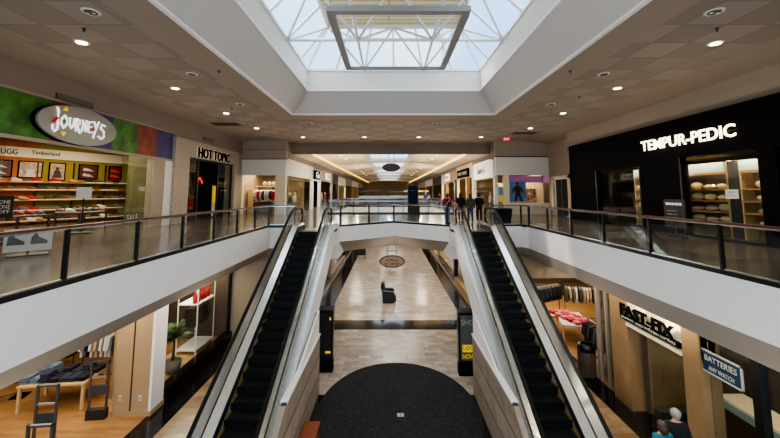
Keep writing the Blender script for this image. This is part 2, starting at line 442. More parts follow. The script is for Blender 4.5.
for (x0, x1, y0, y1) in ((IXa-.02, IXa+.06, -4, IYa), (IXb-.06, IXb+.02, -4, IYa), (IXa, IXb, IYa-.06, IYa+.02)): tr.box(x0, x1, y0, y1, 6.98, 7.05); tr.box(x0, x1, y0, y1, 8.05, 8.16)
S('trim_16', tr, 'pipe_white')
DX0, DX1, DY = -2.9, 3.28, 15.93; ZD = 9.6; ZB = 8.12
win = struct(thing('window_1', (0, 10, ZB), None, None))
g = MB(); DYn = -2.2
g.poly([(IXa, -4, ZB), (DX0, DYn, ZD), (DX0, DY, ZD), (IXa, IYa, ZB)]); g.poly([(IXb, -4, ZB), (IXb, IYa, ZB), (DX1, DY, ZD), (DX1, DYn, ZD)])
g.poly([(IXa, IYa, ZB), (DX0, DY, ZD), (DX1, DY, ZD), (IXb, IYa, ZB)]); g.poly([(IXa, -4, ZB), (IXb, -4, ZB), (DX1, DYn, ZD), (DX0, DYn, ZD)])
g.build('glazing', 'sky_glass', win)
fr = MB()
def bar(b, p, q, t=.035, n=4): b.tube([p, q], t, n)
for i in range(9):
    y = 16.3-2.2*i
    yy = min(y, DY)
    bar(fr, (IXa, y, ZB), (DX0, yy, ZD), .075); bar(fr, (IXb, y, ZB), (DX1, yy, ZD), .075)
for i in range(1, 6):
    t = i/6; bar(fr, (IXa+(IXb-IXa)*t, IYa, ZB), (DX0+(DX1-DX0)*t, DY, ZD), .05)
for sx, dx in ((IXa, DX0), (IXb, DX1)): bar(fr, (sx, IYa, ZB), (dx, DY, ZD), .07)
for dx in (DX0, DX1): bar(fr, (dx, DYn, ZD), (dx, DY, ZD), .1)
bar(fr, (DX0, DY, ZD), (DX1, DY, ZD), .1)
fr.build('window_frame', 'pipe_white', win)
B(DX0, DX1, DYn, DY, ZD+.02, ZD+.25).build('roof_deck', 'deck_metal', win)
NB, NT = (-1.3, 1.82), (DX0+.05, .22, DX1-.05)
for k, y in enumerate((14.1, 10.5, 6.9, 3.3)):
    t = thing('roof_truss', (.25, y, 8.05), ['white pipe truss across the skylight nearest its end wall', 'white pipe truss across the skylight, second from its end wall', 'white pipe truss across the skylight, third from its end wall', 'white pipe truss across the skylight, fourth from its end wall'][k], 'truss', 'pipe trusses under the skylight')
    MB().tube([(IXa, y, 8.08), (IXb, y, 8.08)], .075, 8).build('bottom_chord', 'pipe_white', t, True)
    MB().tube([(DX0, y+1.8, 9.5), (DX1, y+1.8, 9.5)], .065, 8).build('top_chord', 'pipe_white', t, True)
    for nx in NB:
        for tx in NT:
            if abs(nx-tx) < 2.2:
                for ty in (y+1.8, y-1.8): MB().tube([(nx, y, 8.08), (tx, ty, 9.5)], .06, 6).build('diagonal', 'pipe_white', t, True)
        yn = IYa if k == 0 else y+3.6
        MB().tube([(nx, y, 8.08), (nx, yn, 8.08)], .06, 6).build('tie', 'pipe_white', t, True)
        if k == 0:
            for tx in NT:
                if abs(nx-tx) < 2.2: MB().tube([(nx, IYa, 8.14), (tx, y+1.8, 9.5)], .06, 6).build('diagonal', 'pipe_white', t, True)
    for ex, tx in ((IXa, NT[0]), (IXb, NT[2])):
        for ty in (y+1.8, y-1.8): MB().tube([(ex, y, 8.08), (tx, ty, 9.5)], .06, 6).build('diagonal', 'pipe_white', t, True)
hf = thing('skylight_ring_truss', (.3, 13, 7.4), 'dark grey square metal frame hanging under the skylight', 'frame')
B(-1.95, 2.55, 10.35, 10.6, 7.32, 7.5).build('rail', 'frame_grey', hf); B(-1.95, 2.55, 15.45, 15.6, 7.32, 7.44).build('rail', 'frame_grey', hf)
B(-1.97, -1.72, 10.601, 15.449, 7.32, 7.44).build('rail', 'frame_grey', hf); B(2.32, 2.57, 10.601, 15.449, 7.32, 7.44).build('rail', 'frame_grey', hf)
for x, y in ((-1.85, 10.5), (2.45, 10.5), (-1.85, 15.5), (2.45, 15.5)): MB().tube([(x, y, 7.45), (x, y, 8.08 if y < 11 else 9.3)], .012, 5).build('cable', 'steel_dark', hf)

# downlights
def downlight(x, y, z, lit, label):
    t = thing('ceiling_light', (x, y, z), label, 'downlight', 'recessed downlights in the ceiling')
    MB().lathe((x, y, z), [(.14, -.015), (.19, -.02), (.2, 0), (.2, .01)], 20).build('trim_ring', 'offwhite', t, True)
    MB().cyl((x, y), .135, z-.03, z-.018, 20).build('lens', 'light_lens' if lit else 'light_off', t)
    if not lit:
        for dx in (-.07, .07): MB().cyl((x+dx, y), .04, z-.045, z-.03, 10).build('bulb', 'steel', t)
    return t
side = [('left', -8.8, (9.64, 14.05, 18.57, 22.96)), ('right', 9.4, (9.7, 14.05, 18.57, 22.96))]
shopn = {'left': ['in front of the shoe shop oval sign', 'over the coloured sign panels', 'over the stone column', 'outside the dark shop with spiky black letters'], 'right': ['above the glowing mattress shop letters', 'over the dark mattress shop window', 'near the end of the black shop wall', 'by the plain grey door']}
for sd, x, ys in side:
    for i, y in enumerate(ys):
        downlight(x, y, ZC, True, f'lit round ceiling downlight {shopn[sd][i]}')
        spot('downlight_lamp', (x, y, ZC-.08), 90)
for i, (x, q) in enumerate(((-6.64, 'outside the clothing shop bay'), (-1.9, 'before the corridor beam, by the hanging oval'), (2.3, 'before the corridor beam, above the group of shoppers side'), (7.1, 'beside the red exit sign'))):
    downlight(x, 26.7, ZC, True, f'lit round ceiling downlight {q}'); spot('downlight_lamp', (x, 26.7, ZC-.08), 90)
for i, (x, y, q) in enumerate(((-7.1, 7.95, 'above the near shoe shop railing'), (-7.15, 12.34, 'between the lit pair over the coloured sign'), (-7.23, 16.65, 'beside the skylight corner on the shoe shop side'), (7.75, 7.95, 'above the near mattress shop railing'), (7.8, 12.34, 'over the dark mattress shop entrance'), (7.87, 16.65, 'beside the skylight corner on the mattress shop side'), (-4.9, 21.3, 'behind the skylight end, shoe shop side'), (2.84, 21.3, 'behind the skylight end, middle'))):
    downlight(x, y, ZC, False, f'unlit twin-bulb ceiling downlight {q}')
for i, (x, y, q) in enumerate(((-8.0, 8.8, 'over the shoe shop walkway'), (-8.0, 17.5, 'by the stone column'), (8.6, 8.8, 'over the mattress shop walkway'), (8.5, 15.3, 'mid mattress shop walkway'), (-6.0, 12, 'beside the skylight trim near the oval sign'), (6.4, 12, 'beside the skylight trim near the glowing letters'))):
    t = thing('sprinkler', (x, y, ZC), f'tiny dark ceiling sprinkler head {q}', 'sprinkler', 'sprinkler heads')
    MB().lathe((x, y, ZC), [(.05, 0), (.05, -.02), (.02, -.03), (.02, -.07)], 10).build('body', 'vent_dark', t); MB().cyl((x, y), .04, ZC-.085, ZC-.075, 10).build('deflector', 'vent_dark', t)
ex = thing('exit_sign', (9.0, 26.5, ZC), 'small red exit sign hanging from the ceiling', 'sign')
B(8.7, 9.3, 26.47, 26.53, ZC-.33, ZC-.06).build('panel', 'exit_red', ex); B(8.98, 9.02, 26.49, 26.51, ZC-.06, ZC).build('stem', 'steel_dark', ex)
lettering('EXIT', '-y', (9.0, 26.46, ZC-.195), .42, .16, 'sign_white', ex, depth=.01)
for x, y, q in ((-10.2, 21.6, 'over the dark shop entrance'), (9.7, 24.9, 'near the grey door wall')):
    t = thing('ceiling_vent', (x, y, ZC), f'flat grey ceiling air grille {q}', 'vent', 'ceiling air grilles')
    B(x-.9, x+.9, y-.5, y+.5, ZC-.02, ZC-.005).build('frame', 'taupe_dark', t)
    b = MB()
    for i in range(8): b.box(x-.8, x+.8, y-.44+i*.115, y-.39+i*.115, ZC-.035, ZC-.02)
    b.build('louver', 'vent_dark', t)

# ------------------------------------------------------------------ corridor ceiling beyond the beam
S('wall_beam', B(-9.0, 9.6, 30.4, 30.9, 5.1, ZC), 'taupe_dark')
YC0, YC1 = 30.9, 118
cc = MB()
for sx, e in ((-1, -8.6), (1, 9.0)):
    x1 = 6.9*sx if sx < 0 else 7.0
    cc.poly([(e, YC0, 5.1), (x1, YC0, 5.1), (x1, YC1, 5.1), (e, YC1, 5.1)])
S('ceiling_corridor_soffit', cc, 'cream')
cc = MB()
for sx in (-1, 1): cc.poly([(6.9*sx, YC0, 5.3), (2.6*sx, YC0, 5.55), (2.6*sx, YC1, 5.55), (6.9*sx, YC1, 5.3)])
S('ceiling_corridor_slope', cc, 'cream')
cl = MB()
for sx in (-1, 1): cl.box(min(6.72*sx, 6.9*sx), max(6.72*sx, 6.9*sx), YC0, YC1, 5.13, 5.18)
cv = thing('cove_light', (0, 60, 5.15), 'pair of long glowing amber light strips along the corridor ceiling coves', 'light')
cl.build('strip', 'cove_led', cv)
up = MB()
for sx in (-1, 1): up.poly([(6.9*sx, YC0, 5.1), (6.9*sx, YC1, 5.1), (6.9*sx, YC1, 5.32), (6.9*sx, YC0, 5.32)])
S('trim_17', up, 'cream')
bays = [(31.3, 42), (44, 55), (57, 68), (70, 81), (83, 94), (96, 108)]
rib = MB(); mid = MB(); wells = MB(); mull = MB(); gl = MB()
prev = YC0
for (y0, y1) in bays:
    rect(mid, -2.6, 2.6, prev, y0, 5.5); prev = y1
    wells.poly([(-2.6, y0, 5.5), (-2.6, y1, 5.5), (-2.1, y1-.3, 5.85), (-2.1, y0+.3, 5.85)]); wells.poly([(2.6, y0, 5.5), (2.6, y1, 5.5), (2.1, y1-.3, 5.85), (2.1, y0+.3, 5.85)])
    wells.poly([(-2.6, y1, 5.5), (2.6, y1, 5.5), (2.1, y1-.3, 5.85), (-2.1, y1-.3, 5.85)]); wells.poly([(-2.6, y0, 5.5), (2.6, y0, 5.5), (2.1, y0+.3, 5.85), (-2.1, y0+.3, 5.85)])
    rect(gl, -2.1, 2.1, y0+.3, y1-.3, 5.86)
    for i in range(1, 6):
        yy = y0+.5+(y1-y0-1)*i/6; mull.box(-2.1, 2.1, yy-.03, yy+.03, 5.8, 5.85)
    for x in (-1, 0, 1): mull.box(x-.03, x+.03, y0+.3, y1-.3, 5.8, 5.85)
    [rib.prism([(s_*6.9, 5.3), (s_*2.6, 5.55), (s_*2.6, 5.42), (s_*6.9, 5.17)], 'y', y1+.7, y1+1.1) for s_ in (-1, 1)]
rect(mid, -2.6, 2.6, prev, YC1, 5.5)
S('ceiling_corridor_middle', mid, 'cream'); S('ceiling_wells', wells, 'coffer_white'); S('ceiling_ribs', rib, 'cream')
w2 = struct(thing('window_2', (0, 60, 6.3), None, None)); gl.build('glazing', 'sky_glass', w2); mull.build('window_frame', 'pipe_white', w2)
for sx in (-1, 1):
    for i, y in enumerate((34, 38, 47, 52, 60, 65, 73)):
        x = 4.7*sx
        t = thing('corridor_downlight', (x, y, 5.42), 'small lit round downlight in the cream corridor ceiling', 'downlight', 'small downlights in the corridor ceiling')
        MB().cyl((x, y), .13, 5.36, 5.42, 14).build('trim_ring', 'offwhite', t); MB().cyl((x, y), .09, 5.345, 5.36, 12).build('lens', 'light_lens', t)
def oval_sign(x, y, z, w_, h_, ztop, label, m):
    t = thing('oval_hanging_sign', (x, y, z), label, 'sign')
    b = MB(); b.prism([(x+w_/2*math.cos(2*PI*i/40), z+h_/2*math.sin(2*PI*i/40)) for i in range(40)], 'y', y-.04, y+.04); b.build('rim', 'wood_dark', t)
    b = MB(); b.prism([(x+(w_/2-.09)*math.cos(2*PI*i/40), z+(h_/2-.08)*math.sin(2*PI*i/40)) for i in range(40)], 'y', y-.06, y-.04); b.build('face', m, t)
    for dx in (-.28, .28): MB().tube([(x+dx, y, z+h_/2-.05), (x+dx, y, ztop)], .02, 6).build('rod', 'black_metal', t)
    return t
oval_sign(.2, 31.6, 4.0, 1.62, .78, 5.5, 'brown oval sign hanging on rods from the upper corridor ceiling', 'wood_dark')
o2 = oval_sign(.2, 24, -2.85, 1.72, .82, -1.45, 'tan oval sign with dark rim hanging under the bridge', 'sign_tan')
lettering('A Place', '-y', (.2, 23.93, -2.76), .8, .16, 'letter_black', o2, depth=.01); lettering('to Gather', '-y', (.2, 23.93, -2.98), 1.0, .16, 'letter_black', o2, depth=.01)

# ------------------------------------------------------------------ escalators
CY, TANA = 15.7, math.tan(math.radians(30))
def pz(y): return min(0, max(FL, -(CY-y)*TANA))
def escalator(x0, x1, inner, label):
    """x0..x1 tread edges; inner = +1 when the mall centre lies towards +x"""
    xc = (x0+x1)/2
    t = thing('escalator', (xc, 7, FL), label, 'escalator', 'pair of escalators up to the bridge')
    # steps
    rise, run = .2, .2/TANA
    n = int((0-FL)/rise)
    sb = MB(); y = CY; first = None
    sbm = MB().prism([(0, -.02), (0, 0), (run, 0), (run, rise-.004), (run+.03, rise-.004), (run+.03, -.02)], 'x', x0+.03, x1-.03)
    yb = CY-n*run
    off = Vector((0, yb, FL))
    sbm.xf(Matrix.Translation(off))
    s0 = sbm.build('step', 'rubber', t)
    rbm = MB()
    for i in range(20):
        xx = x0+.06+i*(x1-x0-.12)/19; rbm.box(xx-.008, xx+.008, yb+.02, yb+run-.005, FL, FL+.012)
    r0 = rbm.build('tread_ribs', 'charcoal', s0)
    yl = MB(); yl.box(x0+.03, x0+.075, yb, yb+run, FL, FL+.014) if inner > 0 else yl.box(x1-.075, x1-.03, yb, yb+run, FL, FL+.014)
    y0_ = yl.build('safety_edge', 'yellow', s0)
    for i in range(1, n):
        c = s0.copy(); COL.objects.link(c); c.parent = t; c.location = s0.location+Vector((0, run*i, rise*i))
        for g in (r0, y0_):
            d = g.copy(); COL.objects.link(d); d.parent = c
    B(x0, x1, CY+.02, CY+.5, -.1, .006).build('comb_plate', 'steel_dark', t)
    yb2 = MB(); yb2.box(x0+.02, x1-.02, CY+.02, CY+.05, .006, .012); yb2.build('comb_edge', 'yellow', t)
    B(x0-.55, x1+.55, CY+.5, 17.2, -.1, .008).build('landing_plate', 'steel', t)
    B(x0-.55, x1+.55, 5.2, CY-n*run, FL, FL+.008).build('lower_plate', 'steel', t)
    ys = [5.6, 7.04, CY, 17.0]
    def prof(o): return [(5.6, FL+o), (7.04, FL+o), (CY, o), (17.15, o)]
    top, bot = prof(.3), prof(-.85)
    bot = [(5.6, FL), (8.4, FL), (CY+.3, -.72), (17.15, -.72)]
    for sgn, xe in ((-1, x0), (1, x1)):
        is_in = (sgn == inner)
        # skirt (black), steel inner deck, glass, outer deck, cladding
        sk = MB(); a = prof(-.06); c = prof(.2)
        sk.prism([*a, *c[::-1]], 'x', min(xe, xe+sgn*.02), max(xe, xe+sgn*.02)); sk.build('skirt', 'charcoal', t)
        d = MB(); p1 = prof(.2); p2 = prof(.3)
        for i in range(3):
            d.poly([(xe, *p1[i]), (xe, *p1[i+1]), (xe+sgn*.2, *p2[i+1]), (xe+sgn*.2, *p2[i])])
        d.build('inner_deck', 'steel', t)
        d = MB(); lo = prof(.24)
        d.prism([*lo, *p2[::-1]], 'x', min(xe+sgn*.24, xe+sgn*.55), max(xe+sgn*.24, xe+sgn*.55)); d.build('outer_deck', 'steel', t)
        gx = xe+sgn*.22
        gl_ = MB(); gb, gt = prof(.3), prof(.9)
        gb = [(5.0, FL+.3)]+gb[1:]+[]; gt = [(5.0, FL+.9)]+gt[1:3]+[(17.15, .9)]
        gl_.prism([*gb, (17.3, .45), (17.3, .75), *gt[::-1]], 'x', gx-.006, gx+.006); gl_.build('balustrade_glass', 'rail_glass', t)
        path = [(5.1, FL+.28), (4.8, FL+.35), (4.62, FL+.6), (4.75, FL+.88), (5.1, FL+.97), (6.8, FL+.97), (7.2, FL+1.03)]
        path += [(y_, pz(y_)+.98) for y_ in (8.5, 10, 11.5, 13, 14.5, 15.5)] + [(15.9, .97), (16.4, .98), (17.05, .97), (17.3, .9), (17.42, .72), (17.42, .5), (17.3, .32), (17.1, .24)]
        MB().tube([(gx, a_, b2) for a_, b2 in path], .052, 8).build('handrail', 'rubber', t, True)
        tk = [(y_, z_-.05) for y_, z_ in path[4:15]]
        MB().tube([(gx, a_, b2) for a_, b2 in tk], .018, 6).build('handrail_track', 'steel', t, True)
        cx0, cx1 = sorted((xe+sgn*.5, xe+sgn*.55))
        top2 = prof(.26)
        cl_ = MB(); cl_.prism([(7.2, FL), (8.4, FL), (CY+.3, -.72), (17.15, -.72), *top2[::-1][:2], top2[1]], 'x', cx0, cx1); cl_.build('side_cladding', 'white_paint', t)
    u = MB(); u.prism([(8.4, FL), (CY+.3, -.72), (17.15, -.72), (17.15, -.66), (CY+.3, -.66), (8.52, FL)], 'x', x0-.5, x1+.5); u.build('underside', 'white_paint', t)
    return t
escalator(-4.05, -3.05, 1, 'escalator rising to the bridge from beside the orange-brown bench')
escalator(3.5, 4.5, -1, 'escalator rising to the bridge where the group of shoppers stands')
# plank walls under the escalators (structure)
for sx, xi, q in ((-1, -2.35, 18), (1, 2.83, 19)):
    xo = xi-.12*1 if sx < 0 else xi+.12
    a, c = sorted((xi, xo))
    w_ = MB(); w_.prism([(6.2, FL), (12.45, FL), (12.45, -3.08), (8.55, -3.08), (6.2, -4.4)], 'x', a, c)
    S(f'wall_plank_{"left" if sx < 0 else "right"}', w_, 'clad_wood')
    w_ = MB(); w_.prism([(9.6, -3.08), (12.44, -3.08), (12.44, -2.3)], 'x', a+.03, c-.03)
    S(f'wall_white_{"left" if sx < 0 else "right"}', w_, 'white_paint')
    w_ = MB(); w_.box(a-.02, c+.02, 8.55, 12.48, -3.11, -3.06); S(f'trim_{q}', w_, 'white_paint')
    xe0, xe1 = (-4.6, -2.4) if sx < 0 else (2.9, 5.05)
    S(f'wall_end_{"left" if sx < 0 else "right"}', B(xe0, xe1, 12.3, 12.44, FL, -2.35), 'clad_wood')
bn = thing('bench', (-2.1, 9.6, FL), 'orange-brown wooden bench against the plank wall', 'bench')
MB().obox((-2.1, 9.35, FL+.42), (.42, 1.9, .08)).build('seat', 'bench_wood', bn, bevel=.01)
for y in (8.55, 10.15): B(-2.28, -1.92, y-.05, y+.05, FL+.004, FL+.38).build('leg', 'bench_wood', bn)

# ------------------------------------------------------------------ railings
def railing(name, pts, spacing, label, posts=None, h=1.1):
    t = thing('glass_railing', (*pts[0], 0), label, 'railing', 'glass balustrades round the opening')
    for (xa, ya), (xb, yb) in zip(pts, pts[1:]):
        A = Vector((xa, ya, 0)); D = Vector((xb-xa, yb-ya, 0)); L = D.length; u = D/L
        n = max(1, round(L/spacing)); rz = math.atan2(u.y, u.x)
        mid_ = A+D/2
        MB().obox((mid_.x, mid_.y, .06), (L, .09, .12), rz).build('base_rail', 'black_metal', t)
        MB().obox((mid_.x, mid_.y, h-.02), (L, .07, .045), rz).build('handrail', 'handrail_wood', t)
        MB().obox((mid_.x, mid_.y, h-.06), (L, .035, .03), rz).build('top_channel', 'chrome', t)
        MB().obox((mid_.x, mid_.y, .14), (L, .03, .03), rz).build('bottom_channel', 'steel', t)
        for i in range(n+1):
            p = A+u*(L*i/n)
            MB().obox((p.x, p.y, h/2-.03), (.06, .07, h-.06), rz).build('post', 'black_metal', t)
        for i in range(n):
            p = A+u*(L*(i+.5)/n)
            MB().obox((p.x, p.y, h/2+.03), (L/n-.08, .012, h-.2), rz).build('glass_panel', 'rail_glass', t)
    return t
e = .06
railing('r', [(XL-e, -2.55), (XL-e, 17.45)], 1.82, 'long glass railing with dark wood handrail on the shoe shop walkway')
railing('r', [(XL-e, 17.5), (-4.7, 17.68)], 1.3, 'short glass railing closing the gap beside the escalator on the dark shop side')
railing('r', [(XR+e, -2.6), (XR+e, 17.45)], 2.1, 'long glass railing with dark wood handrail on the mattress shop walkway')
railing('r', [(XR+e, 17.5), (6.7, 17.96), (5.14, 17.86)], 1.6, 'short glass railing beside the black planter box')
railing('r', [(-2.42, 17.72), (.28, 20.02), (2.92, 17.72)], 1.75, 'bent glass railing on the bridge between the two escalators')
railing('r', [(V2[0]-e, 28.95), (V2[1]+e, 28.95)], 2.0, 'glass railing across the near end of the second opening beyond the bridge')
railing('r', [(V2[0]-e, V2[3]), (V2[1]+e, V2[3])], 2.5, 'glass railing across the far end of the second opening')
railing('r', [(V2[0]-e, 29.0), (V2[0]-e, V2[3])], 2.8, 'glass railing along the second opening on the white shop side')
railing('r', [(V2[1]+e, 29.0), (V2[1]+e, V2[3])], 2.8, 'glass railing along the second opening behind the shoppers')

# ------------------------------------------------------------------ room boxes behind shop fronts
def room(name, x0, x1, y0, y1, z0, z1, m, open_='', ceil='shop_wall', floor=None):
    b = MB()
    if 'w' not in open_: b.poly([(x0, y0, z0), (x0, y1, z0), (x0, y1, z1), (x0, y0, z1)])
    if 'e' not in open_: b.poly([(x1, y0, z0), (x1, y1, z0), (x1, y1, z1), (x1, y0, z1)])
    if 's' not in open_: b.poly([(x0, y0, z0), (x1, y0, z0), (x1, y0, z1), (x0, y0, z1)])
    if 'n' not in open_: b.poly([(x0, y1, z0), (x1, y1, z0), (x1, y1, z1), (x0, y1, z1)])
    S(f'wall_{name}', b, m)
    b = MB(); rect(b, x0, x1, y0, y1, z1); S(f'ceiling_{name}', b, ceil)
    if floor: b = MB(); rect(b, x0, x1, y0, y1, z0+.012); S(f'floor_{name}', b, floor)

# ---- left upper wall: shoe shop (X=-12)
S('wall_left', B(-12.4, -12, -6, 28.5, 5.02, 6.0).box(-12.4, -12, -6, 8.6, 0, 3.5), 'taupe_dark')
S('trim_20', B(-12.05, -11.93, -6, 19.3, 3.42, 3.54).box(-12.05, -11.93, -6, 19.3, 4.98, 5.05), 'taupe')
sg = thing('shop_sign_band', (-12, 12, 4.25), 'band of green, red and purple panels above the shoe shop', 'sign')
for y0, y1, m in ((4, 12.2, 'sign_green'), (12.2, 13.7, 'sign_red'), (13.7, 15.0, 'sign_purple'), (15.0, 16.55, 'sign_green'), (16.55, 17.95, 'sign_red'), (17.95, 19.25, 'sign_purple')):
    B(-12.3, -12.0, y0, y1-.005, 3.54, 4.98).build('sign_panel', m, sg)
ov = thing('oval_shop_sign', (-11.85, 13.2, 4.23), 'grey oval sign with white scribbled lettering over the shoe shop', 'sign')
MB().prism([(13.2+1.71*math.cos(2*PI*i/60), 4.23+.72*math.sin(2*PI*i/60)) for i in range(60)], 'x', -12.0, -11.82).build('rim', 'black_matte', ov)
MB().prism([(13.2+1.7*math.cos(2*PI*i/60), 4.23+.71*math.sin(2*PI*i/60)) for i in range(60)], 'x', -11.82, -11.74).build('face', 'oval_grey', ov)
# hand-drawn strokes of the word, each letter a set of strokes in (along, up)
def strokes(parent, name, m, paths, y0, z0, sy, sz, r, x=-11.7):
    b = MB()
    for p in paths: b.tube([(x, y0+u*sy, z0+v*sz) for u, v in p], r, 6)
    return b.build(name, m, parent)
Jl = [[(.3, 1.25), (.42, 1.0), (.45, .4), (.42, -.1), (.25, -.25), (.05, -.1), (.05, .15)],
      [(1.0, .85), (.75, .6), (.72, .3), (.95, .05), (1.2, .3), (1.2, .6), (1.0, .85)],
      [(1.45, .8), (1.45, .35), (1.6, .12), (1.8, .3), (1.85, .8)],
      [(2.05, .85), (2.05, .0)], [(2.05, .8), (2.35, .75), (2.35, .5), (2.1, .42), (2.45, -.1)],
      [(2.6, .05), (2.62, .8), (2.95, .1), (3.0, .85)],
      [(3.6, .85), (3.25, .8), (3.2, .45), (3.5, .48)], [(3.2, .45), (3.25, .1), (3.6, .12)],
      [(3.75, .9), (3.98, .5)], [(4.25, .95), (3.98, .45), (3.75, -.25)],
      [(4.95, .75), (4.6, .8), (4.45, .55), (4.85, .35), (4.9, .0), (4.6, -.2), (4.25, -.05)]]
strokes(ov, 'lettering', 'sign_white', Jl, 11.98, 4.0, .455, .58, .036)
strokes(ov, 'accent', 'accent_yellow', [[(.9, 1.15), (1.0, 1.32), (1.1, 1.15)], [(.85, -.2), (.97, -.38), (1.1, -.2)]], 11.98, 4.0, .455, .58, .045)
strokes(ov, 'accent', 'accent_red', [[(.1, .3), (.4, .62)], [(3.68, .3), (3.78, .4)]], 11.98, 4.0, .455, .58, .045)
strokes(ov, 'accent', 'accent_green', [[(.93, .38), (1.0, .55)]], 11.98, 4.0, .455, .58, .05)
vt = thing('wall_vent', (-12, 13.2, 5.3), 'dark wall grille above the grey oval sign', 'vent')
B(-11.99, -11.97, 12.3, 13.9, 5.1, 5.3).build('frame', 'vent_dark', vt)
b = MB()
for i in range(5): b.box(-11.97, -11.95, 12.35, 13.85, 5.12+i*.034, 5.135+i*.034)
b.build('louver', 'taupe_dark', vt)
# shop front pieces
S('wall_left_pier', B(-12.5, -11.95, 18.65, 19.3, 0, 3.42), 'offwhite')
S('wall_left_frame', B(-12.3, -11.95, 17.75, 18.6, 0, 3.42), 'taupe')
S('window_3', B(-12.05, -12.03, 15.7, 17.75, 0.05, 3.4), 'shop_glass')
S('window_4', B(-12.05, -12.03, 8.6, 10.9, 0.05, 3.4), 'shop_glass')
A0 = Vector((-20.85, 16, 0)); UD = Vector((.438, .899, 0)).normalized(); UN = Vector((.899, -.438, 0)).normalized()
def WP(u, z, off=0): p = A0+UD*u+UN*off; return (p.x, p.y, z)
def slab(b, u0, u1, z0, z1, o0, o1):
    return b.hexa([WP(u0, z0, o0), WP(u1, z0, o0), WP(u1, z0, o1), WP(u0, z0, o1), WP(u0, z1, o0), WP(u1, z1, o0), WP(u1, z1, o1), WP(u0, z1, o1)])
S('wall_shoe_shop_orange', slab(MB(), -3, 3.5, 0, 4.6, -.1, 0), 'shop_orange')
S('wall_shoe_shop_yellow', slab(MB(), 3.5, 8.4, 0, 4.6, -.1, 0), 'shop_yellow')
b = MB(); b.box(-17.3, -14.7, 23.5, 23.6, 0, 4.6); b.box(-14.8, -14.7, 19.8, 23.5, 0, 4.6); b.box(-14.7, -12.4, 19.7, 19.8, 0, 4.6); S('wall_shoe_shop_end', b, 'shop_olive')
b = MB(); rect(b, -24, -12.4, 4, 19.8, 4.6); rect(b, -24, -14.7, 19.8, 23.6, 4.6); S('ceiling_shoe_shop', b, 'shop_wall')
S('wall_shoe_shop_near', B(-24, -12.4, 8.5, 8.6, 0, 4.6), 'shop_wall')
hd = thing('header_board', WP(4, 3.85, .05), 'pale header board with brand lettering above the shoe shelves', 'sign')
slab(MB(), 1.2, 8.2, 3.6, 4.12, .02, .08).build('board', 'letter_cream', hd)
RW = Matrix((( UD.x, 0, UN.x), (UD.y, 0, UN.y), (0, 1, 0)))
lettering('UGG', None, WP(2.35, 3.86, .1), .62, .28, 'letter_black', hd, depth=.02, R=RW)
lettering('Timberland', None, WP(3.8, 3.9, .1), 1.2, .2, 'letter_black', hd, depth=.02, R=RW)
for i, (u0, u1, m, q) in enumerate(((1.6, 2.55, 'poster_red', 'dark red shoe poster at the start of the orange wall'), (2.75, 3.75, 'poster_tan', 'pale photo poster of a person in a light coat'), (4.0, 4.75, 'poster_tan', 'tall photo poster of a person in a dark vest'), (5.35, 6.35, 'poster_red', 'dark photo poster with red and white shoes'), (6.9, 7.65, 'poster_red', 'dark photo poster beside the shop glass'))):
    t = thing('shop_poster', WP((u0+u1)/2, 2.95, .04), q, 'poster')
    z0 = 2.5 if u1-u0 > .8 else 2.4
    slab(MB(), u0, u1, z0, 3.42, .01, .05).build('frame', 'letter_black', t); slab(MB(), u0+.06, u1-.06, z0+.06, 3.36, .05, .055).build('print', m, t)
    c = ('white_cloth', 'white_cloth', 'hair_brown', 'white_cloth', 'accent_red')[i]
    um = (u0+u1)/2
    bb = MB()
    if i in (1, 2): bb.hexa([WP(um-.22, 2.56, .056), WP(um+.22, 2.56, .056), WP(um+.22, 2.56, .06), WP(um-.22, 2.56, .06), WP(um-.12, 2.98, .056), WP(um+.12, 2.98, .056), WP(um+.12, 2.98, .06), WP(um-.12, 2.98, .06)]); bb.ell(WP(um, 3.08, .06), (.07, .07, .1))
    else:
        for dz in (2.72, 3.05): bb.hexa([WP(um-.3, dz, .056), WP(um+.28, dz-.05, .056), WP(um+.28, dz-.05, .06), WP(um-.3, dz, .06), WP(um-.25, dz+.16, .056), WP(um+.05, dz+.1, .056), WP(um+.05, dz+.1, .06), WP(um-.25, dz+.16, .06)])
    bb.build('figure', c, t)
shelf_z = (.22, .77, 1.33, 1.87, 2.3)
def make_shoe():
    r = thing('shoe', (0, 0, 0), 'small shoe displayed on the long wall shelves of the shoe shop', 'shoe', 'shoes on the shoe shop wall shelves')
    MB().prism([(-.15, -.045), (-.1, -.052), (.05, -.05), (.13, -.042), (.155, 0), (.13, .042), (.05, .05), (-.1, .052), (-.15, .045)], 'z', 0, .03).build('sole', 'shoe_white', r)
    u = MB(); u.tube([(-.145, 0, .07), (-.1, 0, .085), (-.03, 0, .075), (.06, 0, .055), (.14, 0, .04)], [.05, .075, .068, .05, .03], 8); u.build('upper', 'shoe_black', r, True)
    MB().lathe((-.09, 0, .09), [(.042, 0), (.045, .05), (.036, .05)], 8).build('collar', 'shoe_grey', r)
    return r
shoe = make_shoe(); first = True
shoe_vars = [shoe]
for m1, m2, q in (('shoe_brown', 'shoe_white', 'brown'), ('shoe_white', 'shoe_white', 'white'), ('shoe_grey', 'shoe_white', 'grey'), ('red_cloth', 'shoe_white', 'red'), ('tan_cloth', 'shoe_brown', 'tan')):
    v = dup(shoe, (0, 0, 0), label=f'small {q} shoe displayed on the long wall shelves of the shoe shop'); recolor(v, 'upper', m1); recolor(v, 'sole', m2); shoe_vars.append(v)
shoe['label'] = 'small black shoe displayed on the long wall shelves of the shoe shop'
used = set()
ang = math.atan2(UD.y, UD.x)
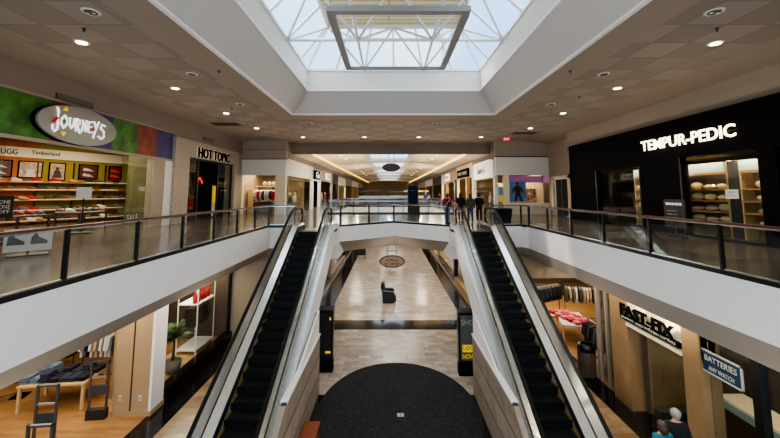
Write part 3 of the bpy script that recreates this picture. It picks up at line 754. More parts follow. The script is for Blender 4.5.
for si, z in enumerate(shelf_z):
    t = thing('wall_shelf', WP(4.5, z, .2), ['lowest long shoe shelf on the yellow wall', 'second long shoe shelf up from the floor', 'middle long shoe shelf', 'fourth long shoe shelf up, under the top one', 'topmost long shoe shelf, under the posters'][si], 'shelf', 'long shoe shelves')
    slab(MB(), 1.0, 8.1, z-.05, z, .01, .36).build('board', 'wood_warm', t)
    br = MB()
    for u in (1.2, 3.5, 5.6, 7.9): slab(br, u, u+.04, z-.12, z-.05, .01, .3)
    br.build('bracket', 'black_metal', t)
    u = 1.9+.1*(si % 2)
    while u < 7.9:
        v = shoe_vars[random.choice((0, 0, 1, 1, 3, 3, 2, 4, 5))]; p = WP(u, z, .2)
        sc = random.uniform(1.3, 1.6)
        if v.name not in used: used.add(v.name); v.location = p; v.rotation_euler = (0, 0, ang-.5); v.scale = (sc,)*3
        else: dup(v, p, ang-.5+random.uniform(-.2, .2), scale=(sc,)*3)
        u += random.choice((.3, .34, .42)) if si < 3 else random.choice((.4, .5, .8))
for u in (3.5, 5.1, 6.7):
    b = MB(); slab(b, u, u+.06, 0, 3.45, .0, .1); S('trim_21', b, 'wood_dark')
def table(name, x, y, z0, sx, sy, h, top, leg, label, rz=0, cat='table'):
    t = thing(name, (x, y, z0), label, cat)
    c, s_ = math.cos(rz), math.sin(rz)
    MB().obox((x, y, z0+h-.03), (sx, sy, .06), rz).build('tabletop', top, t, bevel=.008)
    for ax in (-1, 1):
        for ay in (-1, 1):
            dx, dy = ax*(sx/2-.06), ay*(sy/2-.06)
            MB().obox((x+dx*c-dy*s_, y+dx*s_+dy*c, z0+(h-.06)/2), (.07, .07, h-.06), rz).build('leg', leg, t)
    return t
# display tables just inside the shoe shop
table('display_table', -14.6, 13.0, 0.01, 1.4, 3.2, .82, 'wood_dark', 'wood_dark', 'long dark display table of shoes inside the shoe shop entrance')
table('display_table', -14.4, 16.6, 0.01, 1.2, 1.6, .8, 'wood_dark', 'wood_dark', 'smaller dark display table behind the shoe shop glass')
k = 0
for (tx, ty0, ty1) in ((-14.6, 11.7, 14.4), (-14.4, 16.0, 17.2)):
    y = ty0
    while y < ty1:
        for dx in (-.45, 0, .45):
            o = dup(random.choice(shoe_vars), (tx+dx, y, .83), random.uniform(-.4, .4)); o['label'] = 'shoe standing on a dark display table inside the shoe shop'; o['group'] = 'shoes on the display tables'; o.scale = (1.2,)*3
        y += .38
def easel(name, x, y, z0, w_, h_, zb, rz, board, txt, label, m_txt='letter_cream', tw=.8):
    t = thing(name, (x, y, z0), label, 'sign stand')
    R = Matrix.Rotation(rz, 4, 'Z'); T = Matrix.Translation((x, y, z0))
    MB().box(-w_/2, w_/2, -.02, .02, zb, zb+h_).xf(T@R).build('panel', board, t)
    MB().box(-.03, .03, .02, .06, 0, zb+.3).xf(T@R).build('post', 'black_metal', t)
    MB().box(-w_/2.4, w_/2.4, -.2, .25, 0, .03).xf(T@R).build('base', 'black_metal', t)
    n_ = len(txt)
    for i, (s_, hh, fr_) in enumerate(txt):
        p = (T@R)@Vector((0, -.03, zb+h_*fr_))
        lettering(s_, None, p, w_*tw*min(1, len(s_)/8+.2), hh, m_txt, t, depth=.01, R=(R.to_3x3()@FACE['-y']))
    return t
easel('sign_stand', -13.2, 11.95, 0.01, .7, .75, .85, math.radians(30), 'charcoal', [('BUY ONE', .13, .72), ('GET ONE', .13, .5), ('1/2 OFF', .13, .28)], 'dark sale sign on a stand at the shoe shop entrance')
ea = easel('poster_stand', -9.9, 9.8, 0, .95, .6, .12, math.radians(48), 'white_cloth', [], 'low white poster stand on the walkway seen through the railing')
for du in (-.25, .2):
    T = Matrix.Translation((-9.9, 9.8, 0))@Matrix.Rotation(math.radians(48), 4, 'Z')
    MB().prism([(du-.17, .3), (du-.15, .5), (du-.06, .62), (du-.02, .5), (du+.17, .38), (du+.17, .3)], 'y', -.03, -.022).xf(T).build('shoe_print', 'shoe_grey', ea)
# umbrella-style green stand near the glass
t = thing('display_stand', (-13.0, 15.0, 0), 'dark green round-based display stand beside the shoe shop glass', 'stand')
MB().cyl((-13.0, 15.0), .35, .012, .06, 20).build('base', 'leaf', t); MB().cyl((-13.0, 15.0), .03, .06, 1.5, 8).build('pole', 'black_metal', t)
MB().obox((-13.0, 15.0, 1.7), (.5, .05, .5), .6).build('panel', 'paper', t)
# window decal
dc = thing('window_decal', (-12, 16.9, 1.9), 'small pale lettering on the shoe shop glass', 'decal')
lettering('SHOES', '+x', (-12.02, 17.1, 1.9), .42, .2, 'case_glass', dc, depth=.004)
lettering('SALE', '+x', (-12.02, 16.6, .55), .7, .3, 'case_glass', dc, depth=.004)

# ---- dark shop with stone surround
b = MB(); b.box(-12.6, -11.85, 19.3, 20.75, 0, 4.85); b.box(-12.6, -11.85, 26.85, 27.5, 0, 4.85); b.box(-12.6, -11.85, 20.75, 26.85, 3.85, 4.85)
S('wall_left_stone', b, 'stone')
S('wall_left_above_stone', B(-12.4, -11.98, 19.3, 28.5, 4.85, 5.02), 'taupe_dark')
S('wall_left_end', B(-12.4, -12.0, 27.5, 28.7, 0, 4.85), 'taupe')
hs = thing('shop_lettering', (-11.8, 23.8, 4.25), 'spiky black shop lettering on the stone header', 'sign')
lettering('HOT TOPIC', '+x', (-11.82, 23.5, 4.25), 4.3, .68, 'letter_cream', hs, name='backing', depth=.03, bold=.05)
lettering('HOT TOPIC', '+x', (-11.78, 23.62, 4.22), 4.2, .62, 'letter_black', hs, depth=.06, bold=.015)
vt = thing('wall_vent', (-12, 23, 5.2), 'dark wall grille above the stone header', 'vent')
B(-11.97, -11.95, 22.3, 23.6, 5.08, 5.32).build('frame', 'vent_dark', vt)
b = MB()
for i in range(5): b.box(-11.95, -11.93, 22.35, 23.55, 5.1+i*.04, 5.12+i*.04)
b.build('louver', 'taupe_dark', vt)
room('dark_shop', -14.6, -12.4, 20, 27, 0, 3.9, 'shop_dark', 'e', 'shop_dark')
b = MB()
for y in (20.8, 22.0, 24.6, 26.7): b.box(-12.1, -12.0, y-.06, y+.06, 0, 3.85)
b.box(-12.1, -12, 20.75, 26.85, 3.75, 3.85); S('door_1', b, 'black_metal')
S('window_5', B(-12.07, -12.05, 20.85, 22.0, .05, 3.75), 'shop_glass'); S('window_6', B(-12.07, -12.05, 24.7, 26.6, .05, 3.75), 'shop_glass')
t = thing('neon_display', (-13.6, 25, 2.6), 'glowing red display inside the dark shop', 'display')
MB().tube([(-13.5, 24.6, 2.4), (-13.5, 25.0, 2.8), (-13.5, 25.4, 2.4)], .05, 6).build('tube', 'red_glow', t); MB().box(-13.62, -13.56, 24.3, 25.7, 2.2, 3.0).build('backing', 'shop_dark', t)
t = thing('yellow_poster', (-12.3, 24.9, 1), 'tall yellow poster in the dark shop entrance', 'poster')
B(-12.34, -12.3, 24.55, 25.15, 1.0, 2.2).build('print', 'poster_yellow', t); B(-12.34, -12.3, 24.55, 25.15, .1, .98).build('lower_print', 'paper', t); B(-12.36, -12.34, 24.5, 25.2, 0.012, 2.25).build('frame', 'black_metal', t)
for y, q in ((22.6, 'just inside the dark shop doorway'), (23.8, 'beside the yellow poster in the dark shop')):
    t = thing('shirt_rack', (-13.8, y, 0.012), f'black rack of dark shirts {q}', 'rack')
    MB().tube([(-14.3, y, 0.02), (-14.3, y, 1.5), (-13.3, y, 1.5), (-13.3, y, 0.02)], .02, 6).build('rail', 'black_metal', t)
    for i in range(6): B(-14.25+i*.16, -14.15+i*.16, y-.25, y+.25, .6, 1.45).build('shirt', ('black_cloth', 'grey_cloth', 'red_cloth')[i % 3], t)

# ---- hanging garment
def garment():
    g = thing('hanging_garment', (0, 0, 0), 'garment', 'clothing', 'g')
    b = MB()
    out = [(-.24, -.06), (-.06, 0), (.06, 0), (.24, -.06), (.32, -.5), (.25, -.52), (.2, -.2), (.21, -.75), (-.21, -.75), (-.2, -.2), (-.25, -.52), (-.32, -.5)]
    b.prism(out, 'y', -.04, .04); b.build('fabric', 'black_cloth', g)
    MB().tube([(-.2, 0, -.05), (0, 0, .02), (.2, 0, -.05)], .008, 5).build('hanger', 'wood_light', g)
    MB().tube([(0, 0, .02), (0, 0, .07), (.03, 0, .1), (0, 0, .12)], .006, 5).build('hook', 'chrome', g)
    return g
gproto = {}
def hang(x, y, z, rz, m, label, group):
    if not gproto:
        gproto['o'] = garment(); o = gproto['o']; o.location = (x, y, z); o.rotation_euler = (0, 0, rz); o['label'] = label; o['group'] = group; recolor(o, 'fabric', m)
        gproto[m] = o; return o
    if m not in gproto:
        o = dup(gproto['o'], (x, y, z), rz, label); recolor(o, 'fabric', m); gproto[m] = o
    else: o = dup(gproto[m], (x, y, z), rz, label)
    o['group'] = group; return o
def rack(x0, y0, x1, y1, z0, h, label, m='black_metal', shelf=False):
    t = thing('clothes_rack', ((x0+x1)/2, (y0+y1)/2, z0), label, 'rack')
    MB().tube([(x0, y0, z0), (x0, y0, z0+h), (x1, y1, z0+h), (x1, y1, z0)], .02, 6).build('rail', m, t)
    MB().tube([(x0, y0, z0+.15), (x1, y1, z0+.15)], .015, 6).build('lower_bar', m, t)
    for x, y in ((x0, y0), (x1, y1)):
        MB().obox((x, y, z0+.02), (.4, .4, .03), .3).build('foot', m, t)
    return t
def fill_rack(x0, y0, x1, y1, z, n, mats, label, group):
    rz = math.atan2(y1-y0, x1-x0)+PI/2
    for i in range(n):
        f = (i+.5)/n; hang(x0+(x1-x0)*f, y0+(y1-y0)*f, z-.12, rz+random.uniform(-.15, .15), random.choice(mats), label, group)

# ---- left bay facing the camera (Y = 28.5)
S('wall_bay_left', B(-12.4, -8.4, 28.5, 28.9, 4.5, 6.0), 'taupe')
S('trim_22', B(-12.2, -8.35, 28.42, 28.5, 4.42, 4.52).box(-12.2, -8.35, 28.44, 28.5, 5.2, 5.26), 'taupe_dark')
S('wall_bay_left_band', B(-12.2, -8.4, 28.45, 28.9, 3.15, 4.42), 'offwhite')
S('wall_bay_left_pier', B(-9.25, -8.4, 28.5, 29.2, 0, 3.15).box(-12.1, -11.95, 28.5, 29, 0, 3.15), 'cream')
room('clothing_shop', -14, -8.45, 28.9, 35, 0, 3.4, 'shop_tan', 'se', 'offwhite')
rack(-11.4, 30.0, -9.6, 30.0, 0.012, 1.9, 'clothes rack of red and dark tops inside the clothing shop bay', 'chrome')
fill_rack(-11.4, 30.0, -9.6, 30.0, 2.0, 9, ['red_cloth', 'black_cloth', 'grey_cloth', 'white_cloth', 'red_cloth'], 'top hanging on the rack inside the white-banded clothing shop bay', 'tops in the clothing shop bay')
t = thing('drawer_unit', (-10.6, 29.6, 0), 'grey display cabinet of folded shelves in the clothing shop bay', 'cabinet')
B(-11.3, -9.7, 29.35, 29.85, 0.012, 1.0).build('body', 'shoe_grey', t)
for i in range(4):
    for j in range(3): B(-11.25+i*.38, -10.92+i*.38, 29.31, 29.36, .1+j*.3, .35+j*.3).build('drawer', 'grey_cloth', t)
for i in range(5): 
    t = thing('hanging_hat', (-10.9+.4*i, 30.8, 2.7), 'pale bag on the high shelf of the clothing shop bay', 'bag', 'bags on the clothing shop high shelf')
    MB().ell((-10.9+.4*i, 30.8, 2.5), (.17, .12, .2)).build('body', 'tan_cloth', t, True); MB().tube([(-11.0+.4*i, 30.8, 2.62), (-10.9+.4*i, 30.8, 2.85), (-10.8+.4*i, 30.8, 2.62)], .012, 5).build('handle', 'wood_dark', t)
t = thing('high_shelf', (-10.2, 30.8, 2.28), 'high wall shelf holding pale bags in the clothing shop bay', 'shelf')
B(-11.6, -8.9, 30.6, 31.0, 2.24, 2.3).build('board', 'wood_light', t)
b = MB()
for x in (-11.4, -10.2, -9.1): b.box(x, x+.05, 30.7, 31.0, 0.01, 2.24)
b.build('bracket', 'black_metal', t)

# ---- generic corridor shop fronts
def front(side, y0, y1, hdr, hz=(3.2, 4.5), glass=True, back='shop_tan', near=True, goods=None):
    sx = -1 if side == 'left' else 1
    X = 8.4 if sx < 0 else 8.7
    def bx(a, c, y0_, y1_, z0, z1): p, q = sorted((sx*a, sx*c)); return (p, q, y0_, y1_, z0, z1)
    b = MB(); b.box(*bx(X, X+.3, y0, y1, hz[0], hz[1]))
    b.box(*bx(X, X+.3, y0, y0+.35, 0, hz[0])); b.box(*bx(X, X+.3, y1-.25, y1, 0, hz[0]))
    S(f'wall_{side}_front', b, hdr)
    S(f'wall_{side}_over', MB().box(*bx(X+.1, X+.4, y0, y1, hz[1], 6.0)), 'taupe_dark')
    b = MB(); xx = sx*(X+4)
    b.poly([(xx, y0, 0), (xx, y1, 0), (xx, y1, 3.6), (xx, y0, 3.6)])
    for y in ((y0, y1) if near else (y1,)): b.poly([(sx*(X+.3), y, 0), (xx, y, 0), (xx, y, 3.6), (sx*(X+.3), y, 3.6)])
    S(f'wall_{side}_shop', b, back)
    b = MB(); x_0, x_1 = sorted((sx*(X+.3), xx)); rect(b, x_0, x_1, y0, y1, 3.6); S(f'ceiling_{side}_shop', b, 'offwhite')
    if glass: S(f'window_{7+int(y0)}', MB().box(*bx(X+.1, X+.12, y0+.35, y1-.25, .1, hz[0])), 'shop_glass')
    if y0 < 62: area('shop_lamp', (sx*(X+1.6), (y0+y1)/2, 3.5), 2, (y1-y0)*.8, 62*(y1-y0), (1, .9, .76))
front('left', 28.9, 38.8, 'offwhite', (3.15, 4.55), near=False)
front('left', 38.8, 43, 'offwhite', (3.1, 4.4), glass=False, back='shop_dark')
front('left', 43, 52, 'taupe', (3.2, 4.6)); front('left', 52, 58, 'shop_dark', (3.1, 4.6), back='shop_dark')
front('left', 58, 68, 'offwhite', (3.0, 4.4), back='lit_tan'); front('left', 68, 80, 'taupe', (3.2, 4.5)); front('left', 80, 96, 'cream', (3.2, 4.5), back='lit_tan'); front('left', 96, 118, 'taupe', (3.2, 4.5))
front('right', 28.9, 36.5, 'offwhite', (3.0, 4.5), back='shop_tan', near=False)
front('right', 36.5, 45, 'cream', (3.4, 4.9), glass=False, back='lit_amber')
front('right', 45, 53, 'wood_warm', (3.2, 4.6), back='shop_tan'); front('right', 53, 58, 'cream', (3.2, 4.6), glass=False, back='lit_tan'); front('right', 58, 70, 'shop_dark', (3.1, 4.6)); front('right', 70, 84, 'offwhite', (3.2, 4.5), back='shop_tan'); front('right', 84, 118, 'taupe', (3.2, 4.5), back='lit_tan')
def corridor_goods(side, y0, y1, n_, mats, q):
    sx = -1 if side == 'left' else 1
    for k in range(n_):
        y = y0+(y1-y0)*(k+.5)/n_
        hx = sx*(9.9 if side == 'left' else 10.2)
        rack(hx, y-.9, hx, y+.9, 0.012, 1.8, f'garment rail {["first","second","third","fourth"][k]} in line behind {q}', 'chrome')
        fill_rack(hx, y-.8, hx, y+.8, 1.82, 7, mats, f'garment hanging behind {q}', f'garments behind {q}')
corridor_goods('left', 43.5, 51.5, 3, ['white_cloth', 'grey_cloth', 'red_cloth', 'black_cloth'], 'the taupe shop front with the glowing sign')
corridor_goods('left', 58.5, 67.5, 2, ['tan_cloth', 'red_cloth', 'black_cloth'], 'the pale far shop front')
corridor_goods('right', 45.5, 52.5, 2, ['white_cloth', 'tan_cloth', 'black_cloth', 'blue_cloth'], 'the wood-fronted shop')
corridor_goods('right', 53.5, 57.5, 1, ['tan_cloth', 'black_cloth', 'blue_cloth'], 'the second cream shop front')
S('wall_back', B(-14, 14, YC1, YC1+.2, -5, 6.2), 'shop_tan')
def box_sign(x, y, z, sx, sy, sz, face, txt, tw, th, mp, mt, label, depth=.03):
    t = thing('shop_sign', (x, y, z), label, 'sign')
    B(x-sx/2, x+sx/2, y-sy/2, y+sy/2, z-sz/2, z+sz/2).build('panel', mp, t)
    off = {'+x': (sx/2+.02, 0), '-x': (-sx/2-.02, 0), '-y': (0, -sy/2-.02)}[face]
    lettering(txt, face, (x+off[0], y+off[1], z), tw, th, mt, t, depth=depth)
    return t
box_sign(-8.3, 40.2, 3.75, .25, 2.8, 1.0, '+x', 'Gs', 1.7, .7, 'letter_black', 'sign_white', 'black sign square with white script over the dark doorway on the white shop row')
box_sign(8.55, 32.0, 3.75, .3, 5.4, 1.5, '-x', "claire's", 2.6, .62, 'box_white', 'letter_grey', 'white box sign with grey lettering on the corner shop')
box_sign(8.6, 40.8, 3.95, .2, 6.0, .95, '-x', 'YANKEE CANDLE', 5.0, .36, 'letter_black', 'sign_pale', 'long black sign with white capitals on the cream shop front')
box_sign(8.3, 49.5, 3.9, .2, 2.6, 1.0, '-x', 'ULTA', 1.9, .5, 'sign_white', 'letter_grey', 'glowing white sign on the wood-fronted shop')
box_sign(-8.3, 47.5, 3.9, .2, 2.6, .8, '+x', 'SOLE', 1.9, .45, 'sign_white', 'letter_grey', 'glowing white sign on the taupe shop front')
for i, (y, m, q) in enumerate(((38.2, 'wood_warm', 'between the candle shop and the corner shop'), (45.2, 'wood_dark', 'at the near edge of the wood-fronted shop'))): S(f'wall_right_pilaster', B(8.4, 8.75, y-.3, y+.3, 0, 3.4), m)
# glowing display strips, shelves in corridor shops
def shelf_goods(x, y, z0, wy, rows, label, mats, group, glabel, axis='y', shelfm='wood_light', gs=(.18, .14, .2), h0=.5, dz=.5, dirx=1):
    t = thing('display_shelf', (x, y, z0), label, 'shelf')
    def bx(u0, u1, v0, v1, za, zb):
        return (x+v0*dirx, x+v1*dirx, y+u0, y+u1, za, zb) if axis == 'y' else (x+u0, x+u1, y+v0, y+v1, za, zb)
    for r in range(rows):
        B(*bx(-wy/2, wy/2, -.2, .2, z0+h0+dz*r-.03, z0+h0+dz*r)).build('shelf_board', shelfm, t)
    for u in (-wy/2, wy/2-.06): B(*bx(u, u+.06, -.2, .2, z0+.0, z0+h0+dz*rows)).build('upright', shelfm, t)
    B(*bx(-wy/2, wy/2, .2, .23, z0, z0+h0+dz*rows)).build('back_panel', shelfm, t)
    n = int(wy/.34); protos = {}
    for r in range(rows):
        for i in range(n):
            m = random.choice(mats); u = -wy/2+.2+(wy-.4)*(i/(max(1, n-1))); p = (x, y+u, z0+h0+dz*r) if axis == 'y' else (x+u, y, z0+h0+dz*r)
            if m not in protos:
                o = thing('boxed_product', p, glabel, 'product', group)
                MB().box(p[0]-gs[0]/2, p[0]+gs[0]/2, p[1]-gs[1]/2, p[1]+gs[1]/2, p[2], p[2]+gs[2]*.8).build('body', m, o)
                MB().cyl((p[0], p[1]), gs[0]*.25, p[2]+gs[2]*.8, p[2]+gs[2]*1.05, 8).build('cap', 'white_cloth', o)
                protos[m] = o
            else: dup(protos[m], p, scale=(1, 1, random.uniform(.7, 1.25)))
    return t
shelf_goods(12.2, 41, 0, 6.5, 3, 'amber-lit wall shelf inside the cream-fronted shop', ['red_cloth', 'white_cloth', 'poster_yellow', 'tan_cloth'], 'products in the cream-fronted shop', 'small product on the amber wall shelf of the cream-fronted shop', dirx=1)
shelf_goods(-12, 34, 0, 7, 3, 'wall shelf of goods behind the first white-framed corridor window', ['white_cloth', 'grey_cloth', 'tan_cloth', 'black_cloth'], 'products behind the white-framed window', 'small product on the shelf behind the white-framed corridor window', dirx=-1)
def mannequin():
    t = thing('mannequin', (0, 0, 0), 'm', 'mannequin')
    MB().lathe((0, 0, .02), [(.22, 0), (.22, .03)], 16).build('base', 'steel', t)
    MB().tube([(0, 0, .05), (0, 0, .85)], .02, 6).build('pole', 'steel', t)
    MB().tube([(0, 0, .78), (0, 0, .95), (0, 0, 1.1), (0, 0, 1.3), (0, 0, 1.42), (0, 0, 1.47)], [.19, .17, .125, .17, .14, .055], 12, rb=.68).build('garment', 'black_cloth', t, True)
    for s_ in (-1, 1): MB().tube([(s_*.16, 0, 1.38), (s_*.23, .02, 1.1), (s_*.24, -.05, .85)], [.055, .045, .035], 8).build('sleeve', 'black_cloth', t, True)
    MB().tube([(0, 0, 1.45), (0, 0, 1.53)], .045, 8).build('neck', 'offwhite', t, True); MB().ell((0, -.01, 1.63), (.075, .09, .115)).build('head', 'offwhite', t, True)
    for s_ in (-1, 1): MB().tube([(s_*.085, 0, .8), (s_*.09, -.01, .45), (s_*.09, 0, .07)], [.09, .06, .045], 8).build('trouser_leg', 'jeans_grey', t, True)
    return t
mq = {}; m0 = None
for side, x, y, m, q in (('left', -9.1, 30.2, 'white_cloth', 'white-topped mannequin by the corner of the white-framed corridor window'), ('left', -9.1, 32.3, 'grey_cloth', 'grey-topped mannequin, second in the white-framed corridor window'), ('left', -9.2, 34.4, 'white_cloth', 'white-topped mannequin, third in the white-framed corridor window'), ('left', -9.1, 36.6, 'tan_cloth', 'tan-topped mannequin near the black sign square'), ('left', -9.1, 44.6, 'black_cloth', 'black-topped mannequin under the glowing sign, nearer one'), ('left', -9.1, 47.5, 'white_cloth', 'white-topped mannequin under the glowing sign'), ('left', -9.1, 50.2, 'red_cloth', 'red-topped mannequin past the glowing sign'),
        ('right', 9.5, 30.6, 'blue_cloth', 'blue-topped mannequin behind the corner shop side glass'), ('right', 9.5, 33.0, 'white_cloth', 'white-topped mannequin behind the corner shop side glass'), ('right', 9.5, 47.0, 'black_cloth', 'black-topped mannequin in the wood-fronted shop'), ('right', 9.5, 50.5, 'tan_cloth', 'tan-topped mannequin in the wood-fronted shop')):
    if m0 is None: m0 = mannequin(); o = m0; o.location = (x, y, .012); o['label'] = q; recolor(o, 'garment', m); recolor(o, 'sleeve', m); mq[m] = o
    elif m in mq: o = dup(mq[m], (x, y, .012), label=q)
    else: o = dup(m0, (x, y, .012), label=q); recolor(o, 'garment', m); recolor(o, 'sleeve', m); mq[m] = o
    o.rotation_euler = (0, 0, PI/2-.4 if side == 'left' else -PI/2+.4); o['group'] = 'mannequins in the corridor shop windows'

# ---- right upper: bay, door wall, mattress shop
S('wall_bay_right', B(8.7, 13.2, 28.5, 28.9, 4.62, 6.0), 'taupe')
S('trim_23', B(8.7, 13.0, 28.42, 28.5, 4.62, 4.7), 'wood_dark')
S('wall_bay_right_band', B(8.72, 13.0, 28.45, 28.9, 3.15, 4.62), 'offwhite')
S('wall_bay_right_pier', B(9.35, 9.75, 28.5, 28.9, 0, 3.15), 'cream')
S('window_90', B(8.8, 9.35, 28.55, 28.57, .05, 3.15).box(9.75, 13, 28.55, 28.57, .9, 3.1), 'shop_glass')
S('wall_bay_right_sill', B(9.75, 13.0, 28.5, 28.8, 0, .9), 'cream')
room('accessory_shop', 8.85, 13.4, 28.9, 34.5, 0, 3.3, 'shop_tan', 'swn', 'shop_tan')
S('wall_accessory_glow', B(9.5, 13.3, 29.1, 29.15, 2.55, 3.1), 'pink_glow')  # strip standing in for the glow at the shop's top
shelf_goods(12.2, 30.6, 0, 2.0, 4, 'tall shelf of small trinkets behind the accessory shop bay window', ['pink_cloth', 'tan_cloth', 'white_cloth', 'poster_yellow', 'black_cloth'], 'trinkets behind the bay window', 'trinket on the shelf behind the accessory shop bay window', axis='x', h0=.6)
shelf_goods(10.3, 31.8, 0, 1.6, 4, 'second shelf of small trinkets, behind the blue poster', ['pink_cloth', 'tan_cloth', 'white_cloth', 'red_cloth'], 'trinkets behind the blue poster', 'trinket on the shelf behind the blue poster', axis='x', h0=.6)
t = thing('window_poster', (10.5, 28.8, 1.9), 'blue poster with a red-brown figure in the accessory shop window', 'poster')
B(9.85, 11.2, 28.7, 28.74, 1.0, 2.65).build('print', 'poster_blue', t)
bb = MB(); bb.prism([(10.2, 1.05), (10.32, 1.6), (10.25, 1.95), (10.1, 1.7), (10.02, 1.75), (10.15, 2.15), (10.38, 2.28), (10.42, 2.38), (10.36, 2.5), (10.45, 2.6), (10.58, 2.58), (10.62, 2.45), (10.56, 2.36), (10.6, 2.27), (10.85, 2.12), (11.0, 1.75), (10.9, 1.7), (10.76, 1.95), (10.72, 1.55), (10.9, 1.05), (10.7, 1.05), (10.5, 1.5), (10.38, 1.05)], 'y', 28.68, 28.69); bb.build('figure', 'wood_dark', t)
t = thing('window_poster', (9.05, 28.8, 1.9), 'small blue and tan poster in the narrow corner pane', 'poster')
B(8.95, 9.3, 28.7, 28.73, 1.0, 2.2).build('print', 'poster_blue', t); B(8.95, 9.3, 28.69, 28.7, 1.0, 1.5).build('lower_print', 'poster_yellow', t)
S('wall_right_grey', B(13.0, 13.3, 23, 28.5, 3.0, 5.8).box(13.0, 13.3, 23, 25.1, 0, 3).box(13, 13.3, 27.9, 28.5, 0, 3), 'taupe')
b = MB(); b.box(12.9, 13.05, 25.1, 25.4, 0, 3.0); b.box(12.9, 13.05, 27.6, 27.9, 0, 3.0); b.box(12.9, 13.05, 25.1, 27.9, 2.75, 3.0); S('door_2_frame', b, 'cream')
dr = struct(thing('door_2', (13.1, 26.5, 0), None, None)); B(13.12, 13.2, 25.4, 27.6, 0, 2.75).build('leaf', 'shop_dark', dr); B(13.02, 13.12, 26.46, 26.54, 0, 2.75).build('mullion', 'steel_dark', dr); MB().tube([(13.0, 26.3, .9), (13.0, 26.3, 1.2)], .02, 6).build('door_handle', 'steel', dr)
vt = thing('wall_vent', (13, 24.5, 4.9), 'dark grille high on the grey wall beside the black shop', 'vent')
B(12.97, 12.99, 24.0, 25.3, 4.75, 4.98).build('frame', 'vent_dark', vt)
b = MB()
for i in range(5): b.box(12.95, 12.97, 24.05, 25.25, 4.77+i*.04, 4.79+i*.04)
b.build('louver', 'taupe_dark', vt)
fa = thing('fire_alarm', (12.95, 25.0, 1.5), 'tiny red alarm box on the grey wall by the door', 'alarm')
B(12.93, 13.0, 24.82, 24.95, 1.4, 1.56).build('body', 'accent_red', fa); B(12.92, 12.93, 24.85, 24.92, 1.44, 1.5).build('lens', 'paper', fa)
S('wall_right', B(12.3, 12.6, -6, 24, 4.78, 5.8), 'taupe')
bk = MB()
Z1 = 4.78
for y0, y1, z0, z1 in ((-6, 23.2, 3.15, Z1), (20.3, 23.2, 0, 3.15), (16.5, 16.75, 0, 3.15), (14.4, 16.5, 0, 3.15), (10.8, 11.35, 0, 3.15), (-6, 7.5, 0, 3.15), (16.75, 20.3, 0, .12), (7.5, 14.4, 0, .05), (16.75, 20.3, 2.95, 3.15)):
    bk.box(12.0, 12.35, y0, y1, z0, z1)
bk.box(12.0, 13.2, 23.0, 23.2, 0, Z1)
S('wall_right_black', bk, 'black_matte')
S('trim_24', B(11.97, 12.0, 14.36, 14.42, 0, 3.15).box(11.97, 12, 16.72, 16.78, 0, 3.0).box(11.97, 12, 20.26, 20.32, 0, 3.0), 'charcoal')
S('window_91', B(12.1, 12.12, 16.75, 20.3, .12, 2.95), 'shop_glass'); S('window_92', B(12.1, 12.12, 11.35, 14.4, .05, 3.15), 'shop_glass'); S('window_93', B(12.1, 12.12, 7.5, 10.8, .05, 3.15), 'shop_glass')
room('mattress_shop', 12.36, 17, 7, 21.5, 0, 3.3, 'shop_dark', 'w', 'shop_dark', 'upper_tile')
ls = thing('illuminated_lettering', (11.9, 14.1, 3.88), 'glowing white capital letters on the black shop wall', 'sign')
lettering('TEMPUR-PEDIC', '-x', (11.88, 14.1, 3.87), 4.5, .46, 'sign_glow', ls, depth=.03, bold=.012)
B(11.93, 11.99, 11.8, 16.4, 3.85, 3.89).build('raceway', 'black_metal', ls)
def pillow_shelf(y0, y1, label):
    t = thing('pillow_shelf', (13.2, (y0+y1)/2, 0), label, 'shelf')
    B(13.45, 13.5, y0, y1, 0.012, 2.9).build('back_panel', 'shop_tan', t)
    for y in (y0, y1-.07): B(13.0, 13.45, y, y+.07, 0.012, 2.9).build('upright', 'wood_light', t)
    for z in (.55, .98, 1.42, 1.86, 2.5): B(12.95, 13.45, y0+.07, y1-.07, z-.06, z).build('shelf_board', 'shelf_wood', t)
    B(12.95, 13.45, y0+.07, y1-.07, 2.52, 2.9).build('header', 'case_glass', t)
    return t
pillow_shelf(13.45, 15.9, 'lit wooden shelf of pillows beside the dark mattress shop entrance')
pillow_shelf(11.95, 13.0, 'lit wooden shelf of pillows behind the notice on the glass')
pillow_shelf(17.3, 18.6, 'lit wooden shelf of pillows in the far mattress shop window')
pp = None
for y0, y1, q in ((13.45, 15.9, 'shelf beside the dark mattress shop entrance'), (11.95, 13.0, 'shelf behind the notice on the glass'), (17.3, 18.6, 'shelf in the far mattress shop window')):
    n_ = int((y1-y0-.2)/.5)
    for z in (.55, .98, 1.42, 1.86):
        for i in range(n_):
            p = (13.15, y0+.36+i*(y1-y0-.7)/max(1, n_-1), z)
            lb = f'cream pillow on the lit wooden {q}'
            if pp is None:
                pp = thing('pillow', p, lb, 'pillow', 'pillows on the '+q)
                MB().ell((p[0], p[1], z+.125), (.17, .24, .125), nu=14, nv=8).build('cushion', 'pillow', pp, True); MB().box(p[0]-.165, p[0]-.155, p[1]-.05, p[1]+.05, z+.07, z+.12).build('care_label', 'white_cloth', pp)
            else:
                o = dup(pp, p, label=lb, scale=(1, 1, random.uniform(.6, 1.25))); o['group'] = 'pillows on the '+q
for y0, y1, e_ in ((13.5, 15.9, 60), (12.0, 13.0, 30), (17.3, 18.6, 26)): area('shelf_lamp', (12.75, (y0+y1)/2, 3.1), .3, y1-y0, e_, (1, .78, .5), (0, math.radians(-25), 0))
t = thing('sign_stand', (11.2, 14.1, 0), 'black floor sign with small white lettering in front of the dark entrance', 'sign stand')
B(11.17, 11.23, 13.35, 14.35, .35, 1.45).build('panel', 'charcoal', t); B(11.05, 11.35, 13.4, 14.3, 0.0, .03).build('base', 'black_metal', t); B(11.19, 11.21, 13.8, 13.9, .03, .35).build('post', 'black_metal', t)
